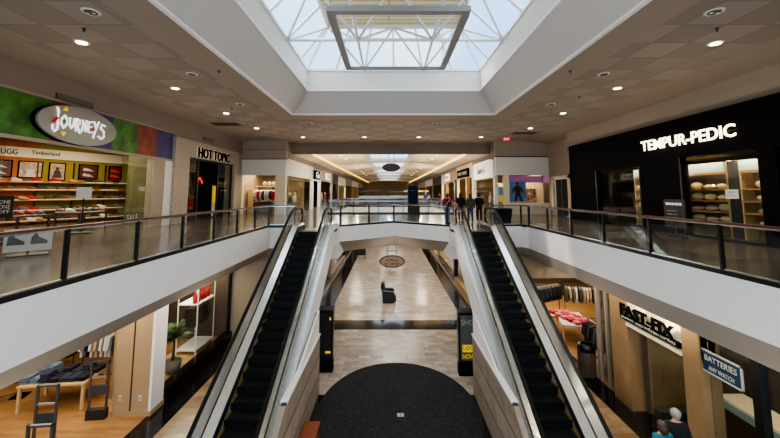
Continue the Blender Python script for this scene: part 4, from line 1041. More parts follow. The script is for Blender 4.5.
lettering('TEMPUR-PEDIC', '-x', (11.16, 13.85, 1.27), .8, .09, 'sign_white', t, depth=.005)
for i in range(3): lettering(['sleep better', 'tonight and', 'every night'][i], '-x', (11.16, 13.95, 1.0-.13*i), .5, .05, 'white_cloth', t, depth=.005)
t = thing('door_notice', (12, 12.5, 1.6), 'small white notice taped to the mattress shop glass', 'notice')
B(12.05, 12.08, 12.15, 12.6, 1.5, 1.82).build('paper', 'paper', t)
lettering('NOTICE', '-x', (12.04, 12.38, 1.73), .26, .05, 'letter_grey', t, depth=.004); lettering('please use other door', '-x', (12.04, 12.38, 1.62), .34, .04, 'letter_grey', t, depth=.004)
t = thing('door_curtain', (12.8, 13.2, 0), 'grey pleated curtain between the two pillow shelves', 'curtain')
b = MB(); b.prism([(13.0+.03*math.sin(i*2.2), 13.02+.02*i) for i in range(20)]+[(13.06+.03*math.sin(i*2.2), 13.02+.02*i) for i in range(19, -1, -1)], 'z', .012, 2.9); b.build('fabric', 'grey_cloth', t); MB().tube([(13.03, 13, 2.92), (13.03, 13.45, 2.92)], .02, 6).build('rod', 'steel', t)
t = thing('mannequin_bust', (13.4, 19.0, 0), 'dark draped display form in the far mattress shop window', 'mannequin')
MB().lathe((13.4, 19.0, .9), [(.16, 0), (.2, .3), (.24, .6), (.2, .8), (.07, .9), (.06, 1.0)], 14).build('torso', 'grey_cloth', t, True); MB().cyl((13.4, 19.0), .03, .03, .9, 8).build('pole', 'steel_dark', t); MB().cyl((13.4, 19), .2, .012, .04, 16).build('base', 'steel_dark', t)
pb = thing('planter_box', (5.9, 18.7, 0), 'black square planter box behind the railing near the escalator top', 'planter')
b = MB(); b.hexa([(5.65, 18.4, 0.0), (6.3, 18.4, 0), (6.3, 19.05, 0), (5.65, 19.05, 0), (5.55, 18.3, .88), (6.4, 18.3, .88), (6.4, 19.15, .88), (5.55, 19.15, .88)]); b.build('box', 'black_matte', pb, bevel=.01)
MB().box(5.6, 6.35, 18.35, 19.1, .88, .9).build('soil', 'trunk', pb)

# digital directory beyond the bridge
dd = thing('digital_directory', (1.95, 28.3, 0), 'tall black digital directory standing beyond the bridge railing', 'kiosk')
B(1.5, 2.35, 28.2, 28.5, 0.0, 2.42).build('housing', 'black_metal', dd, bevel=.02); B(1.6, 2.25, 28.18, 28.2, .7, 2.25).build('screen', 'screen', dd)
lettering('Directory', '-y', (1.93, 28.17, 1.9), .42, .1, 'poster_blue', dd, depth=.004)
# far kiosks, benches
for i, (x, y, w_, m, q) in enumerate(((-2.2, 50, 4.0, 'wood_dark', 'dark wood sales kiosk beyond the second opening on the white shop side'), (2.6, 56, 5.0, 'shoe_grey', 'grey sales kiosk in the middle of the far corridor'), (.3, 47, 3.4, 'charcoal', 'low dark sales kiosk just past the second opening'), (4.8, 52, 2.2, 'shop_wall', 'brown sales kiosk well past the second opening on the candle shop side'))):
    t = thing('sales_kiosk', (x, y, 0), q, 'kiosk')
    b = MB(); b.box(x-w_/2, x+w_/2, y-1, y-.6, 0, 1.0); b.box(x-w_/2, x+w_/2, y+.6, y+1, 0, 1.0); b.box(x-w_/2, x-w_/2+.4, y-.6, y+.6, 0, 1); b.box(x+w_/2-.4, x+w_/2, y-.6, y+.6, 0, 1)
    b.build('counter', m, t)
    B(x-w_/2, x+w_/2, y-1.02, y-.62, 1.0, 1.3).build('display_case', 'case_glass', t)
    for sxx in (-1, 1): B(x+sxx*(w_/2-.1)-.04, x+sxx*(w_/2-.1)+.04, y-.04, y+.04, 1.0, 2.0).build('post', 'black_metal', t)
    B(x-w_/2+.05, x+w_/2-.05, y-.12, y+.12, 1.85, 2.1).build('canopy_sign', ('wood_dark', 'white_cloth', 'charcoal', 'tan_cloth')[i], t)
def chair(x, y, rz, z0=0):
    t = thing('cafe_chair', (x, y, z0), 'grey cafe chair among the tables past the second opening', 'chair', 'cafe chairs past the second opening')
    T = Matrix.Translation((x, y, z0))@Matrix.Rotation(rz, 4, 'Z')
    MB().box(-.21, .21, -.21, .21, .43, .47).xf(T).build('seat', 'grey_cloth', t); MB().box(-.21, .21, .18, .22, .47, .88).xf(T).build('backrest', 'grey_cloth', t)
    for a in (-1, 1):
        for c_ in (-1, 1): MB().box(a*.19-.015, a*.19+.015, c_*.19-.015, c_*.19+.015, 0, .43).xf(T).build('leg', 'steel', t)
    return t
for i, (x, y, q) in enumerate(((-3.6, 45, 'nearest the white shop row'), (-1.6, 45.2, 'between the kiosk and the white shop side'), (2.4, 45, 'right past the middle of the second opening'))):
    tb = thing('cafe_table', (x, y, 0), f'round grey cafe table past the second opening {q}', 'table')
    MB().cyl((x, y), .4, .7, .74, 18).build('tabletop', 'shoe_grey', tb); MB().cyl((x, y), .04, .03, .7, 8).build('pedestal', 'steel_dark', tb); MB().cyl((x, y), .25, 0, .03, 16).build('base', 'steel_dark', tb)
    chair(x-.65, y, PI/2); chair(x+.65, y, -PI/2)
# ------------------------------------------------------------------ lower level, left
ZL = -1.45
b = MB(); b.box(-8.39, -7.3, 11.3, 11.9, FL, ZL); S('wall_pillar_left', b, 'tan_wall')
S('wall_pillar_left_side', B(-7.3, -7.22, 11.3, 11.9, FL, ZL), 'white_paint')
S('trim_25', B(-7.86, -7.83, 11.28, 11.3, FL, ZL), 'wood_dark')
S('baseboard_left', B(-8.41, -7.2, 11.27, 11.92, FL, FL+.14), 'tan_wall')
for x, q in ((-8.15, 'on the narrower tan face of the shop pillar'), (-7.55, 'on the wider tan face of the shop pillar')):
    t = thing('wall_outlet', (x, 11.28, FL+.5), f'small pale outlet plate {q}', 'outlet')
    B(x-.04, x+.04, 11.275, 11.3, FL+.44, FL+.58).build('plate', 'paper', t); B(x-.015, x+.015, 11.27, 11.275, FL+.48, FL+.54).build('socket', 'letter_grey', t)
S('wall_shop_left_base', B(-7.6, -7.25, 12.1, 16.9, FL, FL+.36), 'granite_red')
S('window_94', B(-7.42, -7.4, 11.95, 16.85, FL+.36, ZL), 'shop_glass')
S('trim_26', B(-7.46, -7.36, 16.75, 16.9, FL+.36, ZL), 'black_metal')
S('wall_lower_left_end', B(-7.4, -4.3, 16.9, 17.1, FL, ZL), 'beige_wall')
S('floor_window_display', B(-9.0, -7.6, 12.1, 16.85, FL+.02, FL+.12), 'wood_light')
room('fashion_shop', -17.5, -7.42, 1.5, 16.9, FL, ZL, 'shop_wall', 'es', 'shop_wall')
S('wall_window_back', B(-9.1, -9.0, 12.15, 14.3, FL, ZL), 'shop_tan')
# garment display behind the window: white rack with red clothes on top and dark coats below
t = thing('display_rack', (-8.4, 15.3, FL+.12), 'white metal rack behind the lower shop window, red tops above dark coats', 'rack')
for y in (15.0, 16.4):
    for x in (-8.7, -7.9): MB().tube([(x, y, FL+.12), (x, y, FL+2.75)], .025, 6).build('upright', 'pipe_white', t)
for z in (FL+.3, FL+2.1, FL+2.75):
    MB().tube([(-8.7, 15.0, z), (-8.7, 16.4, z), (-7.9, 16.4, z), (-7.9, 15.0, z), (-8.7, 15.0, z)], .022, 6).build('rail', 'pipe_white', t)
B(-8.7, -7.9, 15.0, 16.4, FL+2.07, FL+2.11).build('shelf_board', 'pipe_white', t); B(-8.7, -7.9, 15.0, 16.4, FL+.25, FL+.29).build('lower_board', 'pipe_white', t)
for i in range(5):
    o = thing('red_bottle', (-8.1, 15.15+.26*i, FL+2.11), 'red ornament standing on top of the white window rack', 'ornament', 'red ornaments on the white window rack')
    MB().lathe((-8.1, 15.15+.26*i, FL+2.11), [(.08, 0), (.1, .2), (.1, .3), (.035, .38), (.035, .52)], 10).build('body', 'red_cloth', o, True); MB().cyl((-8.1, 15.15+.26*i), .045, FL+2.63, FL+2.68, 8).build('cap', 'accent_red', o)
fill_rack(-8.25, 15.1, -8.25, 16.3, FL+2.02, 9, ['black_cloth', 'grey_cloth', 'black_cloth'], 'dark coat hanging on the white rack behind the lower shop window', 'coats on the white window rack')
# palm
pt = thing('potted_palm', (-7.98, 13.6, FL+.12), 'potted palm with feathery leaves behind the lower shop window', 'plant')
MB().lathe((-7.98, 13.6, FL+.12), [(.2, 0), (.26, .15), (.3, .42), (.27, .45), (.25, .4)], 16).build('pot', 'pot', pt, True)
MB().tube([(-7.98, 13.6, FL+.5), (-7.96, 13.6, FL+1.0), (-7.98, 13.6, FL+1.35)], [.06, .045, .04], 8).build('trunk', 'trunk', pt, True)
lv = MB()
for i in range(38):
    a = i*2.4; tilt = random.uniform(.35, 1.35); L = random.uniform(.6, 1.0)
    pts = []
    for j in range(6):
        s_ = j/5; r = L*math.sin(tilt)*s_; z = L*math.cos(tilt)*s_*1.2 - .45*s_*s_*L
        pts.append(Vector((-7.98+r*math.cos(a), 13.6+r*math.sin(a), FL+1.3+z)))
    for j in range(5):
        p, q = pts[j], pts[j+1]; side_ = Vector((-math.sin(a), math.cos(a), 0))
        for k in range(2):
            m_ = p.lerp(q, .5*k+.25); ln = .22*(1-.5*j/5)
            for sg_ in (-1, 1):
                e_ = m_+side_*sg_*ln+(q-p).normalized()*ln*.6-Vector((0, 0, .05))
                if e_.x < -7.47: lv.poly([m_, m_+(q-p)*.3, e_]) if m_.x < -7.48 else None
    lv.tube([Vector((min(q_.x, -7.47), q_.y, q_.z)) for q_ in pts], .008, 4)
lv.build('fronds', 'leaf', pt)
# folded jeans table
tb = table('display_table', -10.5, 12.0, FL+.01, 1.9, 1.15, .8, 'wood_light', 'wood_light', 'pale wooden table of folded jeans in the lower fashion shop', rz=.12)
jp = {}
for i in range(7):
    for j in range(2):
        for k in range(random.choice((2, 3, 4))):
            x = -11.3+i*.265; y = 11.74+j*.5+.12*(x+10.5); z = FL+.81+k*.07
            m = 'denim_light' if i < 2 else ('denim' if i % 3 else 'black_cloth')
            if m not in jp:
                o = thing('folded_jeans', (x, y, z), 'folded jeans in a stack on the pale wooden table', 'jeans', 'folded jeans on the pale table')
                MB().obox((x, y, z+.03), (.235, .42, .055), .12).build('fabric', m, o, bevel=.015); MB().obox((x, y-.16, z+.06), (.2, .05, .008), .12).build('waistband', 'denim', o)
                jp[m] = o
            else: dup(jp[m], (x, y, z), rz=random.uniform(-.12, .12), label={'denim_light': 'light folded jeans in a stack on the pale wooden table', 'denim': 'dark blue folded jeans in a stack on the pale wooden table', 'black_cloth': 'black folded jeans in a stack on the pale wooden table'}[m])
for m in jp: jp[m]['label'] = {'denim_light': 'light folded jeans in a stack on the pale wooden table', 'denim': 'dark blue folded jeans in a stack on the pale wooden table', 'black_cloth': 'black folded jeans in a stack on the pale wooden table'}[m]
for (x, y, rz, q) in ((-9.0, 9.8, .1, 'the one in front of the jeans table'), (-8.72, 11.15, .1, 'the one beside the tan pillar'), (-7.62, 8.2, .1, 'the lowest one, nearest the railing overhead')):
    t = thing('security_gate', (x, y, FL), f'dark metal shop security gate, {q}', 'gate')
    T = Matrix.Translation((x, y, FL+.01))@Matrix.Rotation(rz, 4, 'Z')
    h_ = 1.65
    for dx in (-.24, .24): MB().box(dx-.025, dx+.025, -.03, .03, 0, h_).xf(T).build('upright', 'steel_dark', t)
    MB().box(-.265, .265, -.03, .03, h_-.05, h_).xf(T).build('top_bar', 'steel_dark', t)
    MB().box(-.22, .22, -.02, .02, 1.15, 1.2).xf(T).build('middle_bar', 'steel', t)
    MB().box(-.22, .22, -.02, .02, .7, .95).xf(T).build('sensor_panel', 'grey_cloth', t); MB().box(-.27, .27, -.08, .08, 0, .28).xf(T).build('base', 'charcoal', t)
for (x0, y0, x1, y1, q, ms, n_) in ((-13.4, 13.2, -11.4, 13.3, 'long rack of dark clothes behind the jeans table', ['black_cloth', 'grey_cloth', 'black_cloth', 'denim'], 14), (-11.1, 13.35, -9.5, 13.45, 'rack of pale and dark shirts near the tan pillar', ['white_cloth', 'tan_cloth', 'black_cloth', 'white_cloth'], 10), (-13.6, 10.6, -12.2, 12.3, 'rack of black clothes deep in the lower fashion shop', ['black_cloth', 'grey_cloth'], 11), (-15.5, 15.6, -10.0, 15.8, 'high back-wall rack of dark clothes in the lower fashion shop', ['black_cloth', 'grey_cloth', 'wood_dark', 'tan_cloth'], 26)):
    rack(x0, y0, x1, y1, FL+.01, 1.7 if n_ < 20 else 2.3, q); fill_rack(x0, y0, x1, y1, FL+(1.72 if n_ < 20 else 2.32), n_, ms, 'garment on the '+q, 'garments on the '+q)

# ------------------------------------------------------------------ lower level, right
S('wall_right_column_far', B(7.5, 8.0, 11.5, 12.35, FL, ZL), 'travertine')
S('wall_right_column_mid', B(7.5, 8.0, 8.9, 9.4, FL, ZL), 'travertine')
S('wall_right_column_low', B(7.5, 7.9, 5.4, 6.2, FL, ZL), 'travertine')
S('wall_right_header', B(7.55, 7.9, 8.9, 12.35, -2.35, ZL), 'cream')
S('trim_27', B(7.46, 7.9, 9.4, 11.5, -2.44, -2.34), 'cream')
S('window_95', B(7.68, 7.7, 12.35, 13.3, FL+.1, ZL), 'shop_glass')
S('trim_28', B(7.6, 7.75, 13.25, 13.4, FL, ZL).box(7.6, 7.75, 12.78, 12.84, FL, ZL), 'taupe')
S('wall_right_recess', B(8.0, 9.3, 11.35, 11.5, FL, -2.35), 'travertine')
S('wall_right_base', B(7.6, 7.8, 6.2, 8.9, FL, FL+.3), 'granite_black')
S('window_96', B(7.72, 7.74, 6.2, 8.9, FL+.3, -1.75), 'shop_glass')
S('trim_29', B(7.55, 7.85, 6.2, 8.9, -1.75, ZL), 'taupe_dark')
S('trim_30', B(7.62, 7.8, 7.62, 7.8, FL, ZL).box(7.62, 7.8, 6.2, 6.3, FL, ZL), 'black_metal')
S('trim_31', MB().box(7.6, 9.0, 4, 7.7, -1.75, -1.6), 'cream')
room('repair_shop', 7.9, 13.5, 3.5, 11.4, FL, -1.75, 'shop_wall', 'ws', 'shop_wall')
gd = thing('glass_door', (9.0, 10.6, FL), 'open frameless glass door of the repair shop with a long pull', 'door')
MB().obox((8.75, 11.25, FL+1.3), (1.5, .02, 2.5), 0).build('glass_leaf', 'shop_glass', gd); B(8.0, 9.5, 11.22, 11.28, FL+.01, FL+.12).build('rail', 'steel', gd); MB().tube([(8.25, 11.2, FL+.9), (8.25, 11.2, FL+1.4)], .02, 6).build('door_handle', 'chrome', gd)
S('wall_right_kerb', B(7.95, 10.0, 10.95, 11.2, FL, FL+.3), 'steel_dark')
gd = thing('metal_post', (8.0, 9.5, FL), 'slim bright metal door edge beside the middle stone column', 'post')
MB().obox((8.15, 9.5, FL+.85), (.06, .5, 1.7)).build('frame', 'steel', gd); MB().obox((8.12, 9.5, FL+.02), (.1, .6, .03)).build('base', 'steel_dark', gd)
fx = thing('shop_lettering', (7.5, 10.6, -2.1), 'thick black two-line lettering on the lit tan header of the repair shop', 'sign')
lettering('FAST-FIX', '-x', (7.44, 10.62, -1.97), 2.15, .35, 'letter_black', fx, depth=.04, bold=.04)
B(7.46, 7.54, 9.45, 11.75, -2.29, -2.15).build('backing', 'letter_black', fx)
lettering('JEWELRY AND WATCH REPAIRS', '-x', (7.44, 10.6, -2.22), 2.15, .085, 'sign_pale', fx, name='small_lettering', depth=.01)
point('sign_lamp', (7.3, 9.75, -1.62), 26, (1, .85, .55), .03); point('sign_lamp', (7.3, 10.9, -1.6), 14, (1, .85, .55), .03)
bt = thing('shop_sign', (7.65, 8.45, -2.3), 'blue sign with pale capitals hanging in the repair shop window', 'sign')
B(7.58, 7.62, 7.95, 8.92, -2.52, -2.05).build('panel', 'sign_blue', bt); B(7.56, 7.6, 7.93, 8.94, -2.06, -2.03).box(7.56, 7.6, 7.93, 8.94, -2.54, -2.51).box(7.56, 7.6, 7.93, 7.96, -2.54, -2.03).box(7.56, 7.6, 8.91, 8.94, -2.54, -2.03).build('border', 'sign_pale', bt)
lettering('BATTERIES', '-x', (7.565, 8.43, -2.2), .78, .13, 'sign_pale', bt, depth=.01); lettering('ANY WATCH', '-x', (7.565, 8.43, -2.41), .62, .1, 'sign_pale', bt, depth=.01)
for x, y, q, m in ((9.6, 9.6, 'dark red counter inside the repair shop behind the header lettering', 'wood_dark'), (9.2, 7.2, 'pale-topped jewellery counter behind the blue sign', 'shop_tan')):
    t = thing('display_counter', (x, y, FL), q, 'counter')
    B(x-.4, x+.4, y-.9, y+.9, FL+.01, FL+.85).build('body', m, t); B(x-.42, x+.42, y-.92, y+.92, FL+.85, FL+1.05).build('glass_top', 'case_glass', t); B(x-.36, x+.36, y-.86, y+.86, FL+1.05, FL+1.07).build('top_trim', 'cream', t)
for i in range(4):
    t = thing('wall_picture', (9.8, 8.9+.0*i, FL+1.7), ['framed orange display card inside the repair shop', 'second framed card inside the repair shop', 'third framed card inside the repair shop', 'fourth framed card inside the repair shop'][i], 'picture', 'framed cards inside the repair shop')
    yy = 8.2+.55*i
    B(11.4, 11.44, yy, yy+.45, FL+2.2, FL+2.75).build('frame', 'wood_dark', t); B(11.38, 11.4, yy+.04, yy+.41, FL+2.24, FL+2.71).build('print', ('shop_orange', 'paper', 'poster_yellow', 'shop_orange')[i], t)
S('wall_repair_back', B(11.45, 11.55, 4, 11.4, FL, -1.75), 'shop_wall')
bi = thing('waste_bin', (7.25, 13.9, FL), 'round brown slatted waste bin with black lid on the dark granite', 'bin')
MB().lathe((7.3, 13.6, FL+.005), [(.27, 0), (.29, .05), (.29, .9), (.27, .92)], 22).build('body', 'wood_dark', bi, True)
sl = MB()
for i in range(22): a = 2*PI*i/22; sl.obox((7.3+.295*math.cos(a), 13.6+.295*math.sin(a), FL+.48), (.02, .05, .82), a)
sl.build('slat', 'shop_wall', bi)
MB().lathe((7.3, 13.6, FL+.92), [(.31, 0), (.31, .14), (.24, .24), (.2, .24), (.19, .12)], 22).build('lid', 'black_metal', bi, True); B(7.02, 7.1, 13.5, 13.7, FL+.94, FL+1.04).build('slot', 'steel_dark', bi)
# clothing shop, right far
room('colour_shop', 5.1, 16, 13.4, 27, FL, ZL, 'shop_tan', 'ws', 'shop_tan')
S('wall_lower_right_pier', B(4.9, 5.2, 17.3, 18.0, FL, ZL), 'beige_wall')
S('wall_colour_shop_side', B(7.9, 13, 13.35, 13.45, FL, ZL), 'shop_tan')
for (x0, y0, x1, y1, q, ms, n_, z_) in ((8.2, 13.9, 8.3, 15.2, 'rack of black garments beside the waste bin', ['black_cloth', 'black_cloth', 'grey_cloth'], 9, 1.5), (7.4, 18.6, 9.2, 19.6, 'rack of dark tops in the middle of the lower open shop', ['black_cloth', 'black_cloth', 'denim'], 12, 1.9), (9.4, 19.4, 11, 19.0, 'rack of grey, white and green tops in the lower open shop', ['white_cloth', 'green_cloth', 'grey_cloth', 'tan_cloth'], 10, 1.8), (5.6, 19.0, 6.6, 18.6, 'rack of black tops nearest the escalator in the lower open shop', ['black_cloth', 'grey_cloth'], 8, 1.6), (10.2, 17.0, 11.4, 17.6, 'rack of pink and black tops deep in the lower open shop', ['pink_cloth', 'black_cloth', 'red_cloth'], 9, 1.9), (5.8, 24, 11.5, 24, 'back wall rack of coloured tops in the lower open shop', ['black_cloth', 'denim', 'white_cloth', 'red_cloth', 'grey_cloth', 'pink_cloth'], 26, 2.3)):
    rack(x0, y0, x1, y1, FL+.01, z_, q); fill_rack(x0, y0, x1, y1, FL+z_+.02, n_, ms, 'garment on the '+q, 'garments on the '+q)
for k, (x, y, q, ms) in enumerate(((8.6, 17.2, 'cream table of pink shirts in the lower open shop', ['pink_cloth', 'red_cloth', 'pink_cloth']), (7.2, 17.6, 'cream table of white and black shirts nearby', ['white_cloth', 'black_cloth', 'tan_cloth']))):
    table('display_table', x, y, FL+.01, 1.1, 2.0 if k == 0 else 1.0, .8, 'white_cloth', 'wood_light', q, rz=-.3)
    pr_ = {}
    for i in range(3):
        for j in range(5 if k == 0 else 3):
            for l in range(2):
                m = ms[(i+j) % 3]; p = (x-.32+.32*i-.1*j+.2, y-(.75 if k == 0 else .3)+.36*j, FL+.82+.06*l)
                if m not in pr_:
                    o = thing('folded_shirt', p, 'folded shirt on the '+q, 'shirt', 'folded shirts on the '+q)
                    MB().box(p[0]-.13, p[0]+.13, p[1]-.15, p[1]+.15, p[2], p[2]+.055).build('fabric', m, o, bevel=.012); MB().box(p[0]-.05, p[0]+.05, p[1]-.14, p[1]-.08, p[2]+.055, p[2]+.062).build('collar', m, o); pr_[m] = o
                else: dup(pr_[m], p)
for y, q in ((12.7, 'white lit shelf of shoes behind the narrow pane next to the stone column'),):
    shelf_goods(9.1, y+.3, FL, 1.2, 4, q, ['white_cloth', 'tan_cloth', 'black_cloth'], 'goods behind the narrow pane', 'small product behind the narrow pane next to the stone column', h0=.4, dz=.55)

# ------------------------------------------------------------------ lower corridor
for sx, X in ((-1, -4.4), (1, 4.9)):
    a, c = sorted((X, X+sx*.3)); sd = 'left' if sx < 0 else 'right'
    y = 18.0; i = 0
    while y < 80:
        L = 9
        S(f'wall_corridor_{sd}', B(a, c, y, y+.6, FL, ZL).box(a, c, y+.6, y+L, FL, FL+.45).box(a, c, y+.6, y+L, -2.1, ZL), ('granite_black', 'taupe_dark')[i % 2] if sx < 0 else ('tan_wall', 'granite_black')[i % 2])
        xm = (a+c)/2
        S(f'window_{100+i+(20 if sx > 0 else 0)}', B(xm-.01, xm+.01, y+.6, y+L, FL+.45, -2.1), 'shop_glass')
        b = MB(); xx = X+sx*4
        b.poly([(xx, y, FL), (xx, y+L, FL), (xx, y+L, ZL), (xx, y, ZL)])
        b.poly([(X+sx*.3, y+L, FL), (xx, y+L, FL), (xx, y+L, ZL), (X+sx*.3, y+L, ZL)])
        if not (sx > 0 and i == 0): S(f'wall_shop_{sd}', b, ('shop_wall', 'shop_tan', 'shop_dark')[i % 3] if sx < 0 else ('lit_tan', 'shop_tan', 'shop_wall')[(i+2) % 3])
        if i < 4: area('shop_lamp', (X+sx*2, y+L/2, ZL-.1), 1.5, 6, 170)
        y += L; i += 1
for i, y in enumerate((20, 24.5, 48, 54, 60)):
    area('corridor_lamp', (.3, y, ZL-.04), 3, .5, 60, (1, .93, .82))
def kiosk(x, y, label, posters):
    t = thing('poster_kiosk', (x, y, FL), label, 'kiosk')
    B(x-.5, x+.5, y-.16, y+.16, FL+.004, FL+.45).build('plinth', 'black_matte', t); B(x-.5, x+.5, y-.15, y+.15, FL+.45, FL+2.25).build('housing', 'black_metal', t); B(x-.52, x+.52, y-.18, y+.18, FL+2.25, FL+2.32).build('cap', 'steel_dark', t)
    B(x-.42, x+.42, y-.165, y-.15, FL+.55, FL+2.15).build('poster', posters, t)
    return t
k1 = kiosk(3.08, 13.75, 'black freestanding poster kiosk with yellow lettering beside the shopper-side escalator', 'shoe_grey')
lettering('SHOP', '-y', (3.0, 13.58, FL+1.9), .62, .2, 'sign_pale', k1, depth=.005)
B(2.72, 3.35, 13.57, 13.585, FL+.85, FL+1.1).build('yellow_block', 'accent_yellow', k1); lettering('LOCAL', '-y', (3.05, 13.56, FL+1.0), .6, .13, 'letter_black', k1, depth=.005); lettering('NOW', '-y', (2.95, 13.57, FL+.7), .45, .16, 'accent_yellow', k1, depth=.005)
k2 = kiosk(-2.62, 14.0, 'black freestanding poster kiosk half hidden by the bench-side escalator', 'shop_dark')
B(-2.26, -2.2, 13.82, 13.83, FL+1.9, FL+2.0).build('yellow_block', 'accent_yellow', k2); B(-2.4, -2.2, 13.82, 13.83, FL+.7, FL+.78).build('glint_line', 'accent_yellow', k2)  # small glints painted on the dark kiosk as yellow marks
# massage chair, faces +x
mc = thing('massage_chair', (-.02, 22.6, FL), 'bulky black leather massage chair alone on the lower corridor floor', 'armchair')
x0, y0, z0 = 0, 22.6, FL+.005
MB().box(x0-.42, x0+.42, y0-.3, y0+.3, z0+.08, z0+.45).build('seat', 'leather_black', mc, bevel=.05)
MB().prism([(x0-.5, z0+.35), (x0-.25, z0+.35), (x0-.3, z0+.95), (x0-.42, z0+1.15), (x0-.62, z0+1.16), (x0-.66, z0+.9)], 'y', y0-.28, y0+.28).build('backrest', 'leather_black', mc, bevel=.04)
for s_ in (-1, 1): MB().prism([(x0-.5, z0), (x0+.42, z0), (x0+.45, z0+.5), (x0+.38, z0+.68), (x0-.3, z0+.72), (x0-.55, z0+.75)], 'y', y0+s_*.4-.11, y0+s_*.4+.11).build('armrest', 'leather_black', mc, bevel=.04)
MB().prism([(x0+.42, z0+.02), (x0+.58, z0+.05), (x0+.55, z0+.42), (x0+.42, z0+.45)], 'y', y0-.27, y0+.27).build('footrest', 'leather_black', mc, bevel=.03)
for ch in mc.children: ch.scale = (.78, 1, 1)
# stools / kiosk things further
for x, y, q in ((-2.9, 37, 'dark stroller-like cart at the far edge of the corridor floor'), (.2, 32.5, 'low dark sales cart behind the oval sign')):
    t = thing('sales_cart', (x, y, FL), q, 'cart')
    B(x-.5, x+.5, y-.4, y+.4, FL+.35, FL+.95).build('body', 'charcoal', t, bevel=.03); B(x-.55, x+.55, y-.45, y+.45, FL+1.5, FL+1.56).build('canopy', 'wood_dark', t)
    for dx in (-.45, .45):
        B(x+dx-.03, x+dx+.03, y-.03, y+.03, FL+.9, FL+1.52).build('post', 'steel_dark', t)
        for dy in (-.3, .3): MB().tube([(x+dx-.03, y+dy, FL+.17), (x+dx+.03, y+dy, FL+.17)], .16, 14).build('wheel', 'black_metal', t)

# ------------------------------------------------------------------ people
def skinned(name, nodes, edges, m, parent, levels=1):
    me = bpy.data.meshes.new(name); off = wl(parent)
    me.from_pydata([Vector(n_[0]) for n_ in nodes], edges, [])
    o = bpy.data.objects.new(name+'_src', me); COL.objects.link(o)
    sk = o.modifiers.new('s', 'SKIN'); sk.use_smooth_shade = True
    for i, n_ in enumerate(nodes):
        v = me.skin_vertices[0].data[i]; r = n_[1]; v.radius = (r, r) if not isinstance(r, tuple) else r; v.use_root = (i == 0)
    sb = o.modifiers.new('u', 'SUBSURF'); sb.levels = levels; sb.render_levels = levels
    bpy.context.view_layer.update()
    me2 = bpy.data.meshes.new_from_object(o.evaluated_get(bpy.context.evaluated_depsgraph_get()))
    bpy.data.objects.remove(o); me2.name = name
    me2.materials.clear(); me2.materials.append(MATS[m])
    for p in me2.polygons: p.use_smooth = True
    r = bpy.data.objects.new(name, me2); COL.objects.link(r); r.parent = parent; WL[r.name] = off
    return r
